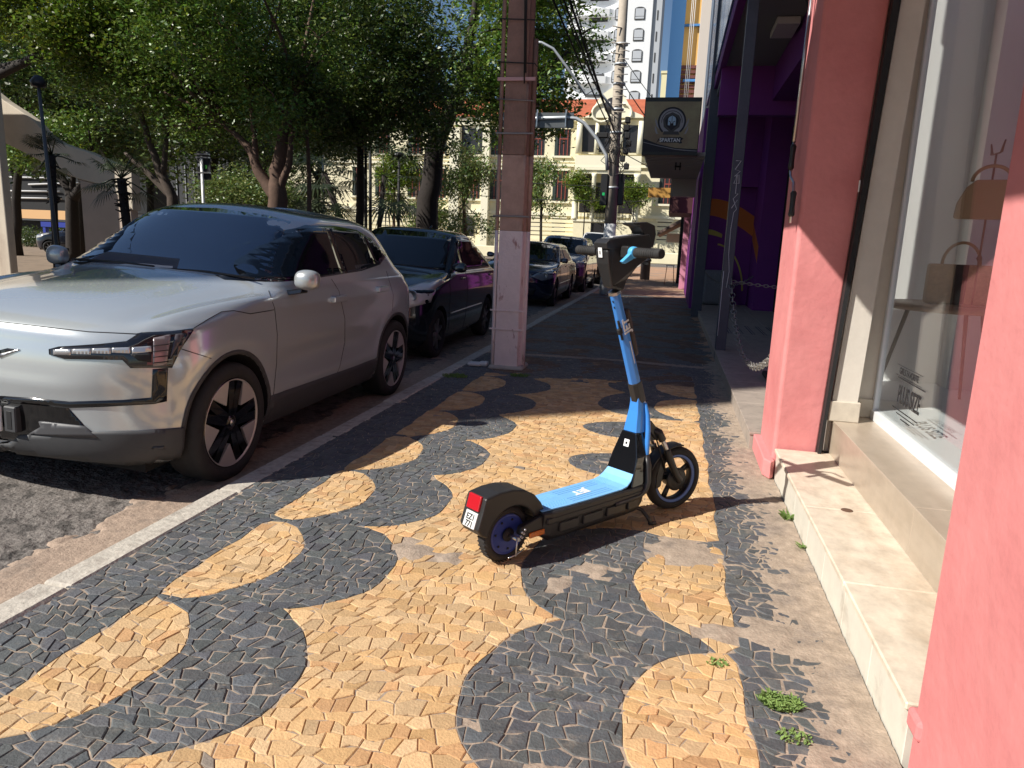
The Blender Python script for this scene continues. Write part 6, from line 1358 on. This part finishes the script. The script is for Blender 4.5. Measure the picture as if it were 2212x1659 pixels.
# understory hedges
def hedge(px0, px1, py0, py1, Y, n, m, label, seed, size=.1, cat='hedge'):
    c = at((px0 + px1) / 2, py1, Y); t = empty('hedge', (c.x, Y, 0), label=label, cat=cat); bl = blobset(px0, px1, py0, py1, Y, .8, 22, .4, .8, seed)
    b = MB(); g_ = random.Random(seed)
    for c_, R in bl[:12]: b.tube([(c_.x - c.x + g_.uniform(-.2, .2), c_.y - Y, 0), (c_.x - c.x, c_.y - Y, c_.z)], [.03, .01], 5)
    b.build('stem', m_barkd, t); leaves('foliage', [((p.x - c.x, p.y - Y, p.z), R) for p, R in bl], n, size, m, t, seed)
hedge(455, 600, 385, 440, 21, 14000, m_leafD, 'pale green sunlit hedge behind the trunks above the SUV roof', 51)
hedge(40, 190, 500, 530, 34, 12000, m_leafB, 'dark clipped hedge seen under the concrete ramp', 52)
hedge(500, 700, 400, 450, 26, 14000, m_leafB, 'dark hedge right of the multi stemmed tree trunks', 53)
# small trees before the cream building
def small(x, Y, blobs, n, size, m, label, seed, trunk=m_barkr, drop=0, rt=.12, lean=0):
    gq = gp(x, Y); return tree('small_tree', gq, [[(*gq, rt), A(x + lean, 440, Y, rt * .8), A(x + lean * 1.5, 380, Y, rt * .5)]], blobs, n, size, m, label, trunk, seed, rt, group=None, drop=drop)
small(851, 46, blobset(835, 885, 335, 440, 46, .5, 16, .4, .9, 61, lambda x, y: not (x > 870 and y > 400)), 9000, .2, m_leafC, 'lime green clipped tree in front of the cream building', 61)
small(1010, 40, blobset(965, 1050, 310, 490, 40, .8, 22, .4, .9, 62), 9000, .16, m_leafD, 'pale drooping tree close left of the brown utility pole', 62, drop=.6, lean=-8)
small(1170, 60, blobset(1145, 1200, 350, 450, 60, .5, 16, .5, .9, 63, lambda x, y: y < 400 or abs(x - 1172) > 12), 4200, .24, m_leafD, 'thin pale drooping tree on the far pavement right of the brown utility pole', 63, trunk=m_barkd, drop=.9, rt=.13)
small(900, 52, blobset(890, 960, 440, 500, 50, .6, 12, .5, .8, 66), 5000, .2, m_leafD, 'silvery green bush at the foot of the cream building behind the black hatchback', 66)
def vine(px0, px1, py0, py1, Y, n, label, seed):
    c = at((px0 + px1) / 2, py0, Y); t = empty('climbing_vine', c, label=label, cat='vine'); bl = blobset(px0, px1, py0, py1, Y, .2, 12, .4, .8, seed); b = MB(); b.tube([(0, 0, -c.z), (0, 0, 0)], .06, 6); b.build('stem', m_barkd, t); leaves('foliage', [((p - c)[:], R) for p, R in bl], n, .2, m_leafC, t, seed)
vine(1235, 1300, 378, 440, 68.2, 6000, 'yellow green climber over the left half of the loggia on the cream building', 71)
vine(1345, 1400, 400, 440, 68.2, 4000, 'yellow green climber over the right half of the loggia on the cream building', 72)
# fan palms
m_palm = mat('palm_leaf', (0.035, 0.05, 0.018), .4, var=.3, scale=4, trans=.15)
def palm(x, y, Y, h_label, R, n, seed, trunk=True, lean=0.0, skirt=0):
    c = at(x, y, Y); g_ = random.Random(seed); t = empty('fan_palm', (c.x - lean, Y, 0), label=h_label, cat='palm tree'); o_ = Vector((c.x - lean, Y, 0)); cl = c - o_
    b = MB(); b.tube([(0, 0, 0), (lean * .3, 0, cl.z * .5), cl], [.13 * min(1, R), .10 * min(1, R), .10 * min(1, R)], 9)
    for k in range(40): a = g_.random() * 6.28; z = cl.z * (1 - .35 * g_.random()); xx = lean * (z / cl.z) ** 1.3; b.tube([(xx, 0, z), (xx + .22 * min(1, R) * math.cos(a), .22 * min(1, R) * math.sin(a), z - .1 + .2 * g_.random())], [.03, .008], 4)
    b.build('trunk', m_barkd, t); b = MB()
    for k in range(n):
        az = g_.random() * 2 * PI; el = g_.uniform(-.9, 1.1); d = Vector((math.cos(az) * math.cos(el), math.sin(az) * math.cos(el), math.sin(el))); L = R * g_.uniform(.45, .65); hub = cl + d * L + Vector((0, 0, -.12 * L))
        b.tube([cl, cl + d * L * .5, hub], .012, 4)
        side = d.cross(Vector((0, 0, 1))).normalized(); upn = side.cross(d).normalized()
        for j in range(22):
            a = -1.9 + 3.8 * j / 21; v = (d * math.cos(a) + side * math.sin(a)); l = R * .5 * g_.uniform(.8, 1.1) * (1 - .25 * abs(a) / 1.9); w = .014 * R; pr = v.cross(upn).normalized()
            p1 = hub + v * l * .6; p2 = hub + v * l + Vector((0, 0, -.28 * l))
            b.add([hub, p1 + pr * w, p2, p1 - pr * w], [(0, 1, 2, 3)])
    b.build('frond', m_palm, t); return t
palm(112, 335, 11.8, 'dark fan palm silhouetted against the concrete ramp', .62, 13, 81, lean=.1)
palm(262, 385, 12.6, 'fan palm with a reddish trunk at the right end of the concrete ramp', .85, 16, 82, lean=-.1)
palm(700, 375, 22, 'leaning palm with a shaggy trunk in front of the cream building', 2.2, 18, 83, lean=-.9)
palm(830, 380, 30, 'drooping dark palm left of the lime green tree', 2.6, 14, 84, lean=.3)
palm(500, 350, 24, 'palm crown between the multi stemmed tree and the road sign', 1.8, 14, 85)
# ------------------------------------------------------------------ slender posts in the park
def lamp_post(x, y0, Y, r, label, m_=None, tilt=0, lamp=True):
    c = at(x, y0, Y); t = empty('lamp_post', (c.x - tilt, Y, 0), label=label, cat='lamp post', group='slender park posts'); b = MB(); b.tube([(0, 0, 0), (tilt, 0, c.z)], [r, r * .7], 8); b.lathe([(0, 0), (r * 2.4, 0), (r * 2, .08), (r, .3)], 10); b.build('shaft', m_ or M['dark'], t)
    if lamp: b = MB(); b.lathe([(0, .0), (r * 3, .02), (r * 3.4, .1), (r * 1.5, .2), (0, .22)], 12, M=T(tilt, 0, c.z)); b.build('lamp_head', M['black'], t)
lamp_post(84, 190, 11.2, .04, 'thin grey lamp post in front of the concrete ramp', mat('post_grey', (.09, .1, .11), .5), -.12)
lamp_post(790, 290, 21, .06, 'dark post left of the drooping palm'); lamp_post(800, 285, 24, .07, 'second dark post just right of the first, left of the lime green tree')
lamp_post(862, 340, 30, .08, 'dark post in front of the lime green tree'); lamp_post(945, 275, 25.5, .075, 'grey post just right of the thick dark trunk', m_galv, 0, False); lamp_post(697, 300, 33, .08, 'pale post behind the shaggy palm', m_galv, 0, False)
# back of a road sign
b_ = at(437, 380, 15.2); SGB = empty('road_sign', (b_.x, 15.2, 0), label='road sign seen from behind, two dark panels on a white post above the SUV roof', cat='road sign')
tp = at(437, 328, 15.2); bt = at(437, 388, 15.2)
b = MB(); b.tube([(0, 0, 0), (0, 0, tp.z - .1)], .035, 12); b.build('post', M['white'], SGB)
b = MB(); b.bbox(-.16, .20, .04, .06, bt.z, tp.z + .02, .008); b.build('panel', M['black'], SGB)
for z in (tp.z - .14, bt.z + .14, bt.z + .55): b = MB(); b.box(-.15, .20, -.04, .04, z, z + .03); b.build('bracket', M['steel'], SGB)
b = MB(); b.box(-.13, -.08, .035, .04, bt.z + .3, bt.z + .36); b.box(.10, .15, .034, .04, tp.z - .06, tp.z - .01); b.build('sticker', M['white'], SGB); b = MB(); b.bbox(.06, .11, .03, .04, bt.z + .25, bt.z + .33, .004); b.build('green_sticker', mat('sticker_green', (.15, .7, .08), .5), SGB)
# beyond the ramp: bus shelter beam, dark block with white bars, orange wall
b = MB(); p, q = at(88, 484, 30), at(215, 496, 30); b.box(p.x, q.x, 30, 30.3, p.z - .12, p.z + .12); b.box(p.x + .1, p.x + .25, 30, 30.2, 0, q.z); b.box(q.x - .4, q.x - .25, 30, 30.2, 0, q.z); o = b.build('blue_barrier', mat('barrier_blue', (.02, .04, .30), .5)); tag(o, 'blue horizontal height barrier seen under the concrete ramp', 'barrier')
b = MB(); p, q = at(30, 448, 38), at(215, 474, 38); b.box(p.x - 3, q.x + 2, 38, 38.3, q.z - .1, p.z - .1); o = b.build('boundary_wall', mat('orange_wall', (.70, .42, .20), .8)); tag(o, 'orange tan wall band in sunlight beyond the concrete ramp', 'wall')
SH = empty('shed', (p.x, 38.5, 0), label='dark open shed with pale horizontal roof bars seen under the concrete ramp', cat='shed')
b = MB(); b.box(-6, q.x - p.x + 3, 0, 2, p.z - .1, p.z + 7.5); b.box(-6, q.x - p.x + 3, 0, 1.5, -.1, q.z - .2); b.build('wall', mat('shed_black', (.012, .013, .015), .8), SH)
b = MB(); g_ = random.Random(4)
for k in range(7): z = p.z + .6 + .42 * k; b.tube([(g_.uniform(-1, 1), -.1, z), (g_.uniform(3, 5), -.1, z + g_.uniform(-.1, .25))], .05, 5)
b.build('bar', mat('shed_bar', (.5, .5, .5), .5), SH)
gt = gp(150, 19); tree('background_tree', gt, [[(*gt, .22), A(158, 440, 19, .2), A(150, 410, 19, .16), A(110, 350, 19, .1), A(60, 330, 19, .06)], [A(157, 430, 19, .16), A(185, 390, 19, .12), A(200, 330, 19, .08)], [A(155, 425, 19, .1), A(160, 340, 19, .06)]], blobset(20, 200, 250, 340, 19, .8, 12, .5, .8, 95), 9000, .12, m_leafA, 'dark forked tree standing in the opening under the concrete ramp', m_barkd, 95, .15)
DB = empty('warehouse', (-40, 52, 0), label='dark shed building with rows of thin pale bars behind the park trees', cat='building')
b = MB(); b.box(-30, 8, 0, 3, 0, 13); b.build('wall', mat('shed_dark', (.035, .037, .04), .7), DB); b = MB(); g_ = random.Random(9)
for k in range(16): z = 1.5 + .62 * k; x0 = g_.uniform(-28, -6); b.box(x0, x0 + g_.uniform(6, 14), -.06, 0, z, z + .07)
for k in range(20): x0 = -8 + .8 * k; b.box(x0, x0 + .07, -.08, -.01, 1.0, 6.5)
b.build('bar', mat('bar_white', (.3, .31, .32), .6), DB)
